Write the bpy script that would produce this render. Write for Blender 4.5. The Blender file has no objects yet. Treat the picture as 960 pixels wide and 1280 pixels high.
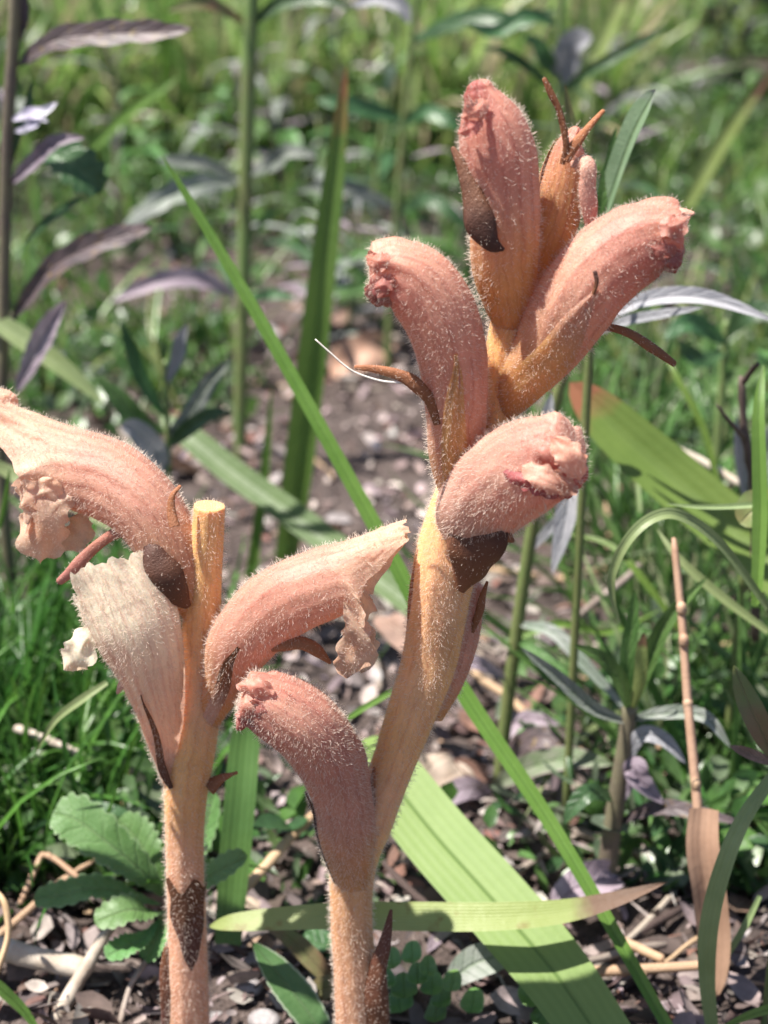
import bpy, math, random
import numpy as np
from mathutils import Vector, Matrix
random.seed(11)
RNG = np.random.default_rng(11)
scene = bpy.context.scene
col = scene.collection

# ------------------------------------------------------------------ camera, sky, sun, exposure
CAM = np.array([0.0, 0.0, 0.155]); PITCH = math.radians(22.0); TV = math.tan(math.radians(18.0))
cam_d = bpy.data.cameras.new('camera'); cam = bpy.data.objects.new('camera', cam_d); col.objects.link(cam)
cam.location = CAM; cam.rotation_euler = (math.radians(90) - PITCH, 0, 0)
cam_d.sensor_fit = 'VERTICAL'; cam_d.sensor_height = 24.0; cam_d.lens = 12.0 / TV
cam_d.clip_start = 0.005; cam_d.clip_end = 500
cam_d.dof.use_dof = True; cam_d.dof.focus_distance = 0.183; cam_d.dof.aperture_fstop = 18.0
scene.camera = cam
SUN = np.array([-0.40, -0.08, 0.90]); SUN = SUN / np.linalg.norm(SUN)
world = bpy.data.worlds.new('World'); scene.world = world; world.use_nodes = True
wn = world.node_tree.nodes; wl = world.node_tree.links
sky = wn.new('ShaderNodeTexSky'); sky.sky_type = 'NISHITA'; sky.sun_disc = False
sky.sun_elevation = math.asin(SUN[2]); sky.sun_rotation = math.atan2(SUN[0], SUN[1])
wl.new(sky.outputs[0], wn['Background'].inputs[0]); wn['Background'].inputs[1].default_value = 0.065
sl = bpy.data.lights.new('sun', 'SUN'); sl.energy = 5.0; sl.angle = math.radians(0.5); sl.color = (1, 0.955, 0.88)
so = bpy.data.objects.new('sun', sl); col.objects.link(so)
so.rotation_euler = Vector(SUN).to_track_quat('Z', 'Y').to_euler(); so.location = (-1, 0, 3)
scene.view_settings.view_transform = 'Standard'; scene.view_settings.look = 'None'
scene.view_settings.exposure = 1.25; scene.view_settings.gamma = 1.0
scene.render.engine = 'CYCLES'; scene.cycles.use_denoising = True
scene.cycles.max_bounces = 8; scene.cycles.transparent_max_bounces = 8; scene.cycles.transmission_bounces = 6

# ------------------------------------------------------------------ helpers
FWD = np.array([0, math.cos(PITCH), -math.sin(PITCH)]); UPV = np.array([0, math.sin(PITCH), math.cos(PITCH)])
def at(px, py, Y):
    d = np.array([1.0, 0, 0]) * (px - 480) / 640 * TV - UPV * (py - 640) / 640 * TV + FWD
    return CAM + d * (Y / d[1])
def pxs(py, Y):
    d = -UPV * (py - 640) / 640 * TV + FWD
    return TV / 640 * (Y / d[1])
def gz(x, y):
    return 0.0022 * np.sin(x * 71 + 1.3) * np.cos(y * 53) + 0.0016 * np.sin(x * 163 + y * 121) + 0.012 * np.sin(y * 2.1 + x * 1.7) * np.clip((y - 0.5), 0, 1)
def gpt(px, py):
    d = np.array([1.0, 0, 0]) * (px - 480) / 640 * TV - UPV * (py - 640) / 640 * TV + FWD
    p = CAM + d * (CAM[2] / -d[2]); p[2] = gz(p[0], p[1]); return p
def nrm(a): return a / np.maximum(np.linalg.norm(a, axis=-1, keepdims=True), 1e-12)
def sstep(a, b, x):
    t = np.clip((np.asarray(x, float) - a) / (b - a), 0, 1); return t * t * (3 - 2 * t)
_K = RNG.normal(size=(14, 3)); _PH = RNG.uniform(0, 6.28, 14)
def noise(P, f, seed=0):
    P = np.asarray(P); k = np.roll(_K, seed, axis=0) + 0.13 * seed
    q = P @ k.T * f + _PH + seed
    return np.sin(q + 1.3 * np.sin(q[..., ::-1] * 0.7)).mean(-1) * 2.2
def crom(pts, t):
    pts = np.asarray(pts, float); n = len(pts)
    P = np.vstack([2 * pts[0] - pts[1], pts, 2 * pts[-1] - pts[-2]])
    s = np.clip(t, 0, 1) * (n - 1); i = np.minimum(s.astype(int), n - 2); u = (s - i)[:, None]
    p0, p1, p2, p3 = P[i], P[i + 1], P[i + 2], P[i + 3]
    return 0.5 * (2 * p1 + (p2 - p0) * u + (2 * p0 - 5 * p1 + 4 * p2 - p3) * u ** 2 + (3 * p1 - p0 - 3 * p2 + p3) * u ** 3)

ROOT = {}
def empty(name, loc):
    o = bpy.data.objects.new(name, None); o.empty_display_size = 0.01; o.location = loc; col.objects.link(o)
    ROOT[o.name] = np.array(loc, float); return o
def tag(o, label=None, cat=None, group=None, kind=None):
    if label: o['label'] = label
    if cat: o['category'] = cat
    if group: o['group'] = group
    if kind: o['kind'] = kind
    return o
def mesh_data(name, V, F, uv=None, vc=None, smooth=True, ang=None):
    V = np.asarray(V, np.float32).reshape(-1, 3)
    me = bpy.data.meshes.new(name); me.vertices.add(len(V)); me.vertices.foreach_set('co', V.ravel())
    groups = F if isinstance(F, list) else [F]
    groups = [np.asarray(g, np.int32) for g in groups if len(g)]
    idx = np.concatenate([g.ravel() for g in groups]); tot = np.concatenate([np.full(len(g), g.shape[1], np.int32) for g in groups])
    st = np.concatenate([[0], np.cumsum(tot)[:-1]]).astype(np.int32)
    me.loops.add(len(idx)); me.loops.foreach_set('vertex_index', idx)
    me.polygons.add(len(tot)); me.polygons.foreach_set('loop_start', st); me.polygons.foreach_set('loop_total', tot)
    if smooth: me.polygons.foreach_set('use_smooth', np.ones(len(tot), bool))
    if uv is not None:
        l = me.uv_layers.new(name='UVMap'); l.data.foreach_set('uv', np.asarray(uv, np.float32).reshape(-1, 2)[idx].ravel())
    if vc is not None:
        a = me.color_attributes.new('Col', 'FLOAT_COLOR', 'POINT')
        c = np.ones((len(V), 4), np.float32); c[:, :3] = np.clip(np.asarray(vc).reshape(-1, 3), 0, 1); a.data.foreach_set('color', c.ravel())
    if ang is not None:
        a = me.attributes.new('Ang', 'FLOAT_VECTOR', 'POINT'); a.data.foreach_set('vector', np.stack([np.cos(ang), np.sin(ang), 0 * ang], -1).astype(np.float32).ravel())
    me.update(calc_edges=True); me.validate(); return me
def obj(name, V, F, mat, parent=None, uv=None, vc=None, smooth=True, origin=None, ang=None):
    V = np.asarray(V, float).reshape(-1, 3)
    if parent is not None: org = ROOT[parent.name]
    else: org = np.zeros(3) if origin is None else np.asarray(origin, float)
    me = mesh_data(name, V - org, F, uv, vc, smooth, ang); me.materials.append(mat)
    o = bpy.data.objects.new(name, me); col.objects.link(o)
    if parent is not None: o.parent = parent
    else: o.location = org
    ROOT[o.name] = org
    return o
def grid_faces(nu, nv, wrap=False, off=0):
    i = np.arange(nu - 1)[:, None]; j = np.arange(nv if wrap else nv - 1)[None, :]; j2 = (j + 1) % nv
    return (np.stack([i * nv + j, i * nv + j2, (i + 1) * nv + j2, (i + 1) * nv + j], -1).reshape(-1, 4) + off)

# ------------------------------------------------------------------ materials
class NT:
    def __init__(s, name):
        s.m = bpy.data.materials.new(name); s.m.use_nodes = True; s.t = s.m.node_tree; s.n = s.t.nodes
        s.p = s.n['Principled BSDF']; s.out = s.n['Material Output']
    def new(s, ty, **kw):
        n = s.n.new(ty)
        for k, v in kw.items(): setattr(n, k, v)
        return n
    def link(s, a, b): s.t.links.new(a, b)
    def math(s, op, a, b=None, c=None):
        n = s.new('ShaderNodeMath', operation=op)
        for i, v in enumerate((a, b, c)):
            if v is None: continue
            if isinstance(v, (int, float)): n.inputs[i].default_value = v
            else: s.link(v, n.inputs[i])
        return n.outputs[0]
    def mix(s, f, a, b, mode='MIX'):
        n = s.new('ShaderNodeMix', data_type='RGBA', blend_type=mode)
        for sock, v in ((n.inputs[0], f), (n.inputs[6], a), (n.inputs[7], b)):
            if isinstance(v, (int, float)): sock.default_value = v
            elif isinstance(v, tuple): sock.default_value = (*v, 1)
            else: s.link(v, sock)
        return n.outputs[2]
    def noise(s, scale, detail=3, co='Object', rough=0.55):
        tc = s.new('ShaderNodeTexCoord'); n = s.new('ShaderNodeTexNoise'); n.inputs['Scale'].default_value = scale
        n.inputs['Detail'].default_value = detail; n.inputs['Roughness'].default_value = rough
        s.link(tc.outputs[co], n.inputs['Vector']); return n.outputs[0]
    def ramp(s, f, stops):
        n = s.new('ShaderNodeValToRGB'); e = n.color_ramp.elements
        while len(e) < len(stops): e.new(0.5)
        for q, (p, c) in zip(e, stops): q.position = p; q.color = (*c, 1) if isinstance(c, tuple) else (c, c, c, 1)
        s.link(f, n.inputs[0]); return n.outputs[0]
    def bump(s, h, dist, strength=1.0):
        n = s.new('ShaderNodeBump'); n.inputs['Distance'].default_value = dist; n.inputs['Strength'].default_value = strength
        s.link(h, n.inputs['Height']); return n.outputs[0]
    def finish(s, colr, rough, transl=0.0, nrmal=None, tcol=None, spec=0.5):
        s.link(colr, s.p.inputs['Base Color'])
        if isinstance(rough, (int, float)): s.p.inputs['Roughness'].default_value = rough
        else: s.link(rough, s.p.inputs['Roughness'])
        s.p.inputs['Specular IOR Level'].default_value = spec
        if nrmal is not None: s.link(nrmal, s.p.inputs['Normal'])
        if transl > 0:
            t = s.new('ShaderNodeBsdfTranslucent'); s.link(tcol if tcol is not None else colr, t.inputs[0])
            if nrmal is not None: s.link(nrmal, t.inputs['Normal'])
            mx = s.new('ShaderNodeMixShader'); mx.inputs[0].default_value = transl
            s.link(s.p.outputs[0], mx.inputs[1]); s.link(t.outputs[0], mx.inputs[2]); s.link(mx.outputs[0], s.out.inputs[0])
        return s.m

def mat_skin(name, transl, rough=0.55, nscale=900, bdist=0.00016, sss=0.25, veins=0):
    s = NT(name); a = s.new('ShaderNodeAttribute', attribute_name='Col').outputs[0]
    n1 = s.noise(nscale * 0.35, 4); n2 = s.noise(nscale * 2.2, 3)
    v = s.math('ADD', s.math('MULTIPLY', n1, 0.5), s.math('MULTIPLY', n2, 0.35))
    c = s.mix(0.75, a, s.ramp(v, [(0.25, 0.78), (0.6, 1.12)]), 'MULTIPLY')
    if veins:
        an = s.new('ShaderNodeAttribute', attribute_name='Ang'); sp = s.new('ShaderNodeSeparateXYZ'); s.link(an.outputs['Vector'], sp.inputs[0])
        ang = s.math('ARCTAN2', sp.outputs[1], sp.outputs[0])
        w = s.math('SINE', s.math('ADD', s.math('MULTIPLY', ang, float(veins)), s.math('MULTIPLY', s.noise(260, 3), 7.0)))
        w2 = s.math('SINE', s.math('ADD', s.math('MULTIPLY', ang, float(veins * 2 + 3)), s.math('MULTIPLY', s.noise(420, 3), 9.0)))
        lines = s.math('MAXIMUM', s.ramp(w, [(0.80, 0.0), (1.0, 1.0)]), s.math('MULTIPLY', s.ramp(w2, [(0.75, 0.0), (1.0, 1.0)]), 0.6))
        lines = s.math('MULTIPLY', lines, s.ramp(s.noise(700, 3), [(0.35, 0.25), (0.6, 1.0)]))
        c = s.mix(s.math('MULTIPLY', lines, 0.5), c, (0.74, 0.52, 0.48), 'MULTIPLY'); v = s.math('SUBTRACT', v, s.math('MULTIPLY', lines, 0.1))
    v = s.math('ADD', v, s.math('MULTIPLY', s.noise(6000, 2), 0.35))
    b = s.bump(v, bdist, 0.9)
    s.p.inputs['Subsurface Weight'].default_value = sss; s.p.inputs['Subsurface Scale'].default_value = 0.0016
    s.p.inputs['Subsurface Radius'].default_value = (1, 0.5, 0.3)
    return s.finish(c, rough, transl, b)
M_FLOWER = mat_skin('broomrape_petal', 0.42, rough=0.5, veins=13, sss=0.35)
M_STEM = mat_skin('broomrape_stem', 0.0, sss=0.4, veins=9)
M_BRACT = mat_skin('dry_bract', 0.08, 0.65, sss=0.0, bdist=0.0003)
s = NT('plant_hair'); s.p.inputs['Base Color'].default_value = (0.93, 0.83, 0.74, 1); s.p.inputs['Roughness'].default_value = 0.35
t = s.new('ShaderNodeBsdfTranslucent'); t.inputs[0].default_value = (0.96, 0.86, 0.78, 1); mx = s.new('ShaderNodeMixShader'); mx.inputs[0].default_value = 0.5
s.link(s.p.outputs[0], mx.inputs[1]); s.link(t.outputs[0], mx.inputs[2]); s.link(mx.outputs[0], s.out.inputs[0]); M_HAIR = s.m

def mat_leaf(name, c1, c2, transl=0.35, rough=0.45, rib=None, ribw=0.05, stripes=0, tip=None, tip0=0.88, veins=0, back=None, nscale=260, vary=0.25, spots=None, edge=None):
    s = NT(name); uvn = s.new('ShaderNodeUVMap'); sep = s.new('ShaderNodeSeparateXYZ'); s.link(uvn.outputs[0], sep.inputs[0])
    u, v = sep.outputs[0], sep.outputs[1]
    nz = s.noise(nscale, 4); c = s.mix(s.ramp(nz, [(0.35, 0.0), (0.65, 1.0)]), c1, c2)
    h = s.math('MULTIPLY', s.noise(nscale * 6, 2), 0.5)
    au = s.math('ABSOLUTE', s.math('SUBTRACT', u, 0.5))
    if stripes:
        w = s.math('SINE', s.math('MULTIPLY', u, 6.283 * stripes))
        c = s.mix(s.math('MULTIPLY_ADD', w, 0.05, 0.06), c, (c1[0] * 0.45, c1[1] * 0.5, c1[2] * 0.4)); h = s.math('MULTIPLY_ADD', w, 0.09, h)
    if veins:
        ph = s.math('ADD', s.math('SUBTRACT', s.math('MULTIPLY', v, 6.283 * veins), s.math('MULTIPLY', au, 14.0)), s.math('MULTIPLY', s.noise(nscale, 2), 5.0))
        w = s.ramp(s.math('MULTIPLY_ADD', s.math('SINE', ph), 0.5, 0.5), [(0.0, 1.0), (0.22, 0.0)])
        c = s.mix(s.math('MULTIPLY', w, 0.2), c, rib or c2); h = s.math('SUBTRACT', h, s.math('MULTIPLY', w, 0.5))
    if rib:
        m = s.ramp(au, [(0.0, 1.0), (ribw, 0.0)]); c = s.mix(s.math('MULTIPLY', m, 0.75), c, rib); h = s.math('SUBTRACT', h, m)
    if edge: c = s.mix(s.ramp(au, [(0.42, 0.0), (0.49, 0.9)]), c, edge)
    if spots: c = s.mix(s.ramp(s.noise(nscale * 2.7, 5), [(0.58, 0.0), (0.7, 0.8)]), c, spots)
    if tip:
        f = s.math('ADD', v, s.math('MULTIPLY', s.math('SUBTRACT', s.noise(nscale * 0.8, 4), 0.5), 0.35))
        c = s.mix(s.ramp(f, [(tip0 - 0.04, 0.0), (tip0 + 0.05, 1.0)]), c, tip)
    if back:
        g = s.new('ShaderNodeNewGeometry'); c = s.mix(g.outputs['Backfacing'], c, back)
    oi = s.new('ShaderNodeObjectInfo'); hs = s.new('ShaderNodeHueSaturation')
    s.link(s.math('MULTIPLY_ADD', oi.outputs['Random'], vary * 2, 1 - vary), hs.inputs['Value'])
    s.link(s.math('MULTIPLY_ADD', oi.outputs['Random'], 0.03, 0.485), hs.inputs['Hue']); s.link(c, hs.inputs['Color']); c = hs.outputs[0]
    return s.finish(c, rough, transl, s.bump(h, 0.0002, 0.8))
def mat_vc(name, transl=0.3, rough=0.5, nscale=400, lo=0.6, hi=1.15, bd=0.0002):
    s = NT(name); a = s.new('ShaderNodeAttribute', attribute_name='Col').outputs[0]
    n = s.noise(nscale, 4); c = s.mix(1.0, a, s.ramp(n, [(0.3, lo), (0.65, hi)]), 'MULTIPLY')
    return s.finish(c, rough, transl, s.bump(n, bd, 0.7))
M_GRASS_VC = mat_vc('grass_mixed', 0.4, 0.33)
M_LITTER_VC = mat_vc('litter_mixed', 0.08, 0.75)
M_BLADE_DARK = mat_leaf('blade_dark', (0.075, 0.145, 0.035), (0.10, 0.18, 0.045), stripes=5, nscale=80, vary=0.1, transl=0.3)
M_BLADE = mat_leaf('blade_green', (0.125, 0.225, 0.04), (0.16, 0.265, 0.055), stripes=7, rib=(0.035, 0.10, 0.015), ribw=0.035, nscale=90, vary=0.05, rough=0.42)
M_BLADE_PALE = mat_leaf('blade_pale', (0.19, 0.29, 0.075), (0.215, 0.315, 0.09), stripes=8, rib=(0.07, 0.14, 0.03), ribw=0.035, nscale=70, vary=0.04, rough=0.6)
M_BLADE_TIP = mat_leaf('blade_brown_tip', (0.12, 0.20, 0.04), (0.15, 0.235, 0.05), stripes=6, tip=(0.33, 0.15, 0.07), tip0=0.84, nscale=80, vary=0.05)
M_BLADE_YEL = mat_leaf('blade_yellow', (0.27, 0.33, 0.10), (0.31, 0.37, 0.13), stripes=9, tip=(0.17, 0.10, 0.06), tip0=0.73, nscale=110, vary=0.04, spots=(0.22, 0.17, 0.05))
M_BLADE_GREY = mat_leaf('blade_greygreen', (0.20, 0.26, 0.105), (0.26, 0.325, 0.145), stripes=4, nscale=110, vary=0.08)
M_PURPLE = mat_leaf('leaf_purple', (0.055, 0.042, 0.045), (0.12, 0.085, 0.09), 0.12, 0.55, rib=(0.14, 0.10, 0.10), veins=6, spots=(0.16, 0.10, 0.03), back=(0.06, 0.042, 0.045))
M_MAUVE = mat_leaf('leaf_mauve', (0.25, 0.19, 0.23), (0.33, 0.27, 0.31), 0.2, 0.6, rib=(0.16, 0.11, 0.14), veins=6)
M_GREY = mat_leaf('leaf_grey', (0.17, 0.20, 0.16), (0.25, 0.26, 0.24), 0.22, 0.6, rib=(0.11, 0.15, 0.09), ribw=0.08, veins=7, back=(0.34, 0.33, 0.36))
M_SILVER = mat_leaf('leaf_silver', (0.27, 0.27, 0.29), (0.35, 0.34, 0.36), 0.25, 0.65, rib=(0.22, 0.22, 0.24), ribw=0.07, veins=8)
M_DARKG = mat_leaf('leaf_dark_green', (0.035, 0.085, 0.03), (0.06, 0.13, 0.05), 0.3, 0.4, rib=(0.10, 0.17, 0.08), veins=6, back=(0.14, 0.19, 0.15))
M_GREEN = mat_leaf('leaf_green', (0.075, 0.16, 0.04), (0.11, 0.21, 0.06), 0.35, 0.45, rib=(0.17, 0.25, 0.11), veins=6)
M_CRENATE = mat_leaf('leaf_crenate', (0.085, 0.19, 0.05), (0.13, 0.255, 0.085), 0.3, 0.5, rib=(0.15, 0.24, 0.10), veins=8, nscale=330, vary=0.12, edge=(0.22, 0.33, 0.16))
M_EDGED = mat_leaf('leaf_pale_edge', (0.07, 0.16, 0.05), (0.10, 0.20, 0.07), 0.3, 0.45, rib=(0.16, 0.25, 0.12), edge=(0.45, 0.52, 0.38), nscale=300)
M_ROUND = mat_leaf('leaf_round', (0.12, 0.25, 0.06), (0.16, 0.30, 0.09), 0.35, 0.4, rib=(0.15, 0.28, 0.09), edge=(0.25, 0.40, 0.16), vary=0.1)
M_REDG = mat_leaf('leaf_red_green', (0.16, 0.20, 0.07), (0.24, 0.15, 0.08), 0.3, 0.5, rib=(0.28, 0.26, 0.14), nscale=150)
M_DRY = mat_leaf('leaf_dry', (0.17, 0.10, 0.07), (0.30, 0.19, 0.14), 0.12, 0.7, rib=(0.36, 0.26, 0.2), veins=5, vary=0.4)
M_DRYPALE = mat_leaf('leaf_dry_pale', (0.38, 0.28, 0.22), (0.46, 0.36, 0.30), 0.15, 0.7, veins=4, vary=0.15)
M_STRAW = mat_leaf('straw', (0.40, 0.25, 0.15), (0.52, 0.35, 0.23), 0.05, 0.6, stripes=4, nscale=140, vary=0.15)
M_TWIG = mat_leaf('twig', (0.26, 0.20, 0.16), (0.40, 0.34, 0.29), 0.0, 0.8, stripes=3, nscale=300, vary=0.35)
M_TWIGD = mat_leaf('twig_dark', (0.055, 0.035, 0.03), (0.10, 0.065, 0.055), 0.0, 0.7, stripes=3, nscale=300, vary=0.2)
M_HSTEM = mat_leaf('herb_stem', (0.15, 0.22, 0.07), (0.19, 0.20, 0.08), 0.1, 0.5, stripes=3, nscale=120, vary=0.15)
M_HSTEMP = mat_leaf('herb_stem_purple', (0.12, 0.09, 0.075), (0.17, 0.15, 0.09), 0.05, 0.5, stripes=3, nscale=120, vary=0.15)
M_WHITE = mat_leaf('petal_white', (0.7, 0.68, 0.72), (0.5, 0.42, 0.62), 0.35, 0.5, nscale=120)
s = NT('stone'); c = s.ramp(s.noise(350, 6), [(0.3, (0.16, 0.14, 0.14)), (0.55, (0.33, 0.30, 0.30)), (0.7, (0.44, 0.41, 0.41))])
oi = s.new('ShaderNodeObjectInfo'); hs = s.new('ShaderNodeHueSaturation'); s.link(s.math('MULTIPLY_ADD', oi.outputs['Random'], 0.7, 0.5), hs.inputs['Value']); s.link(c, hs.inputs['Color'])
M_STONE = s.finish(hs.outputs[0], 0.8, 0, s.bump(s.noise(900, 4), 0.0004))
s = NT('soil'); n = s.noise(160, 8, rough=0.7); n2 = s.noise(1100, 5)
c = s.ramp(s.math('ADD', s.math('MULTIPLY', n, 0.6), s.math('MULTIPLY', n2, 0.4)), [(0.33, (0.03, 0.021, 0.018)), (0.52, (0.085, 0.06, 0.052)), (0.66, (0.2, 0.155, 0.14))])
M_SOIL = s.finish(c, 0.95, 0, s.bump(n2, 0.002))

# ------------------------------------------------------------------ the ground
def tanspace(a, b, n, k): q = np.linspace(-1, 1, n); return (a + b) / 2 + (b - a) / 2 * np.sign(q) * np.abs(q) ** k
gx = np.concatenate([[-400, -60, -12, -4, -1.6], np.linspace(-0.8, 0.8, 180), [1.6, 4, 12, 60, 400]])
gy = np.concatenate([[-400, -60, -10, -2, -0.5], np.linspace(0.0, 1.2, 140), np.linspace(1.25, 4, 40), [8, 30, 120, 400]])
GX, GY = np.meshgrid(gx, gy, indexing='ij'); near = (np.abs(GX) < 5) & (np.abs(GY) < 6)
GV = np.stack([GX, GY, np.where(near, gz(GX, GY), 0)], -1)
GV[..., 2] += np.where(near & (np.abs(GX) < 1), 0.0009 * noise(GV, 300) , 0)
o = obj('ground', GV, grid_faces(len(gx), len(gy)), M_SOIL); tag(o, 'dark crumbly soil of the meadow', 'ground', kind='structure')

# ------------------------------------------------------------------ leaf, blade, rod builders
PROF = {
    'lance': lambda t: np.clip((t ** 0.75) * (1 - t) ** 0.8 * 2.05, 0.0, 1) + 0.05 * (1 - t),
    'ovate': lambda t: np.clip((t ** 0.5) * (1 - t) ** 0.55 * 2.1, 0, 1) + 0.03 * (1 - t),
    'obov': lambda t: np.clip((t ** 1.1) * (1 - t) ** 0.42 * 2.4, 0, 1) + 0.08 * (1 - t),
    'blade': lambda t: (0.62 + 0.38 * np.clip(t / 0.3, 0, 1)) * np.clip(1 - t ** 3.2, 0, 1) ** 0.8,
    'strap': lambda t: (0.85 + 0.15 * np.clip(t / 0.3, 0, 1)) * np.clip(1 - t ** 9, 0, 1) ** 0.7,
    'spike': lambda t: np.clip(1 - t, 0.02, 1) ** 0.7,
}
def leaf_geo(P, width, prof='lance', n=22, m=6, fold=0.25, hint=None, serr=None, wav=0.0, seed=0, twist=0.0):
    t = np.linspace(0, 1, n); C = crom(P, t); L = np.linalg.norm(np.diff(C, axis=0), axis=1).sum()
    T = nrm(np.gradient(C, axis=0)); hint = np.array([0, -0.6, 1.0]) if hint is None else np.asarray(hint, float)
    S = nrm(np.cross(T, hint)); N = np.cross(S, T)
    if twist:
        a = twist * t[:, None]; S, N = S * np.cos(a) + N * np.sin(a), N * np.cos(a) - S * np.sin(a)
    w = PROF[prof](t) * width * 0.5; u = np.linspace(-1, 1, m + 1)
    wu = np.repeat(w[:, None], m + 1, 1)
    if serr:
        k, amp = serr; saw = 1 - amp * (0.5 + 0.5 * np.cos(t * k * 2 * math.pi)) ** 1.5
        wu = wu * np.where(np.abs(u)[None, :] > 0.95, saw[:, None], 1.0) * np.where((np.abs(u) > 0.6) & (np.abs(u) < 0.95), (0.5 + 0.5 * saw)[:, None], 1.0)
    V = C[:, None] + S[:, None] * (u[None, :] * wu)[..., None] * math.cos(fold) + N[:, None] * (np.abs(u)[None, :] * wu)[..., None] * math.sin(fold)
    if wav: V += N[:, None] * (wav * width * np.abs(u)[None, :] * noise(V, 9.0 / max(L, 1e-5), seed))[..., None]
    uv = np.stack(np.broadcast_arrays((u[None, :] + 1) / 2, t[:, None]), -1)
    return V.reshape(-1, 3), grid_faces(n, m + 1), uv.reshape(-1, 2)
def rod_geo(P, r0, r1, n=20, m=8, rough=0.0, seed=0):
    t = np.linspace(0, 1, n); C = crom(P, t); T = nrm(np.gradient(C, axis=0)); S = nrm(np.cross(T, np.array([0.3, 1, 0.21]))); N = np.cross(S, T)
    a = np.arange(m) * 2 * math.pi / m; r = r0 + (r1 - r0) * t; r[0] *= 0.8; r[-1] *= 0.5
    V = C[:, None] + r[:, None, None] * (np.cos(a)[None, :, None] * S[:, None] + np.sin(a)[None, :, None] * N[:, None])
    if rough: V += rough * r0 * nrm(V - C[:, None]) * noise(V, 1.2 / r0, seed)[..., None]
    V = np.vstack([V.reshape(-1, 3), C[:1], C[-1:]]); b = n * m
    j = np.arange(m); caps = np.concatenate([np.stack([np.full(m, b), (j + 1) % m, j], 1), np.stack([np.full(m, b + 1), (n - 1) * m + j, (n - 1) * m + (j + 1) % m], 1)])
    uv = np.stack(np.broadcast_arrays((j / m)[None, :], t[:, None]), -1).reshape(-1, 2); uv = np.vstack([uv, [[0.5, 0], [0.5, 1]]])
    return V, [grid_faces(n, m, True), caps], uv
def P3(lst, Y=None):
    out = []
    for p in lst:
        out.append(at(p[0], p[1], p[2] if len(p) > 2 else Y))
    return np.array(out)
def pleaf(name, pts, wpx, mat, parent=None, Y=None, **kw):
    P = P3(pts, Y); mid = pts[len(pts) // 2]; w = wpx * pxs(mid[1], mid[2] if len(mid) > 2 else Y)
    kw.setdefault('hint', nrm(CAM - P[len(P) // 2]) + np.array([0, 0, 0.35]))
    V, F, uv = leaf_geo(P, w, **kw); return obj(name, V, F, mat, parent, uv, origin=P[0])
def prod(name, pts, w0, w1, mat, parent=None, Y=None, **kw):
    P = P3(pts, Y); s0 = pxs(pts[0][1], pts[0][2] if len(pts[0]) > 2 else Y)
    V, F, uv = rod_geo(P, w0 * 0.5 * s0, w1 * 0.5 * s0, **kw); return obj(name, V, F, mat, parent, uv, origin=P[0])

# ------------------------------------------------------------------ the two broomrapes
GOLD = np.array([0.77, 0.42, 0.17]); PINK = np.array([0.80, 0.43, 0.315]); ROSE = np.array([0.55, 0.21, 0.17]); WINE = np.array([0.36, 0.10, 0.10])
CREAM = np.array([0.90, 0.78, 0.60]); PEACH = np.array([0.82, 0.54, 0.39]); BROWN = np.array([0.23, 0.085, 0.035]); DBROWN = np.array([0.075, 0.026, 0.018])
def lerp(a, b, f): f = np.asarray(f)[..., None]; return a * (1 - f) + b * f
def tube(pts, Y, nu=64, nv=44, ratio=0.95, disp=None, cap=0.5, ncap=7, power=1.0):
    """swept tube: pts = (px, py, dY in mm, half width in px). returns rings, axis frames"""
    ctl = np.array([np.append(at(p[0], p[1], Y + p[2] * 0.001), p[3] * pxs(p[1], Y + p[2] * 0.001)) for p in pts])
    t = np.linspace(0, 1, nu); c = crom(ctl, t); C, R = c[:, :3], np.maximum(c[:, 3], 2e-4)
    T = nrm(np.gradient(C, axis=0)); Vw = nrm(C - CAM)
    A = np.cross(T, Vw); A = nrm(A); 
    for i in range(1, nu):
        if A[i] @ A[i - 1] < 0: A[i] = -A[i]
    B = nrm(np.cross(A, T))
    if ncap:
        f = np.linspace(0, math.pi / 2, ncap + 1)[1:]; 
        C2 = C[-1] + T[-1] * (np.sin(f) * R[-1] * cap)[:, None]; R2 = R[-1] * np.maximum(np.cos(f), 0.01)
        C = np.vstack([C, C2]); R = np.append(R, R2); T = np.vstack([T, np.repeat(T[-1:], ncap, 0)]); A = np.vstack([A, np.repeat(A[-1:], ncap, 0)]); B = np.vstack([B, np.repeat(B[-1:], ncap, 0)])
        t = np.append(t, 1 + 0.1 * np.sin(f))
    th = np.arange(nv) * 2 * math.pi / nv
    rad = np.cos(th)[None, :, None] * A[:, None] + ratio * np.sin(th)[None, :, None] * B[:, None]
    TT, TH = np.broadcast_arrays(t[:, None], th[None, :])
    base = C[:, None] + rad * R[:, None, None]
    k = np.ones(TT.shape) if disp is None else 1 + disp(TT, TH, base, nrm(rad))
    V = C[:, None] + rad * (R[:, None] * k)[..., None]
    return dict(V=V, C=C, T=T, A=A, B=B, R=R, t=TT, th=TH, rad=nrm(rad), ratio=ratio)
def normals(V, ref):
    du = np.gradient(V, axis=0); dv = np.roll(V, -1, 1) - np.roll(V, 1, 1); n = nrm(np.cross(du, dv))
    sgn = np.sign((n * ref).sum(-1, keepdims=True)); return n * np.where(sgn == 0, 1, sgn)
HAIRS = 0
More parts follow.
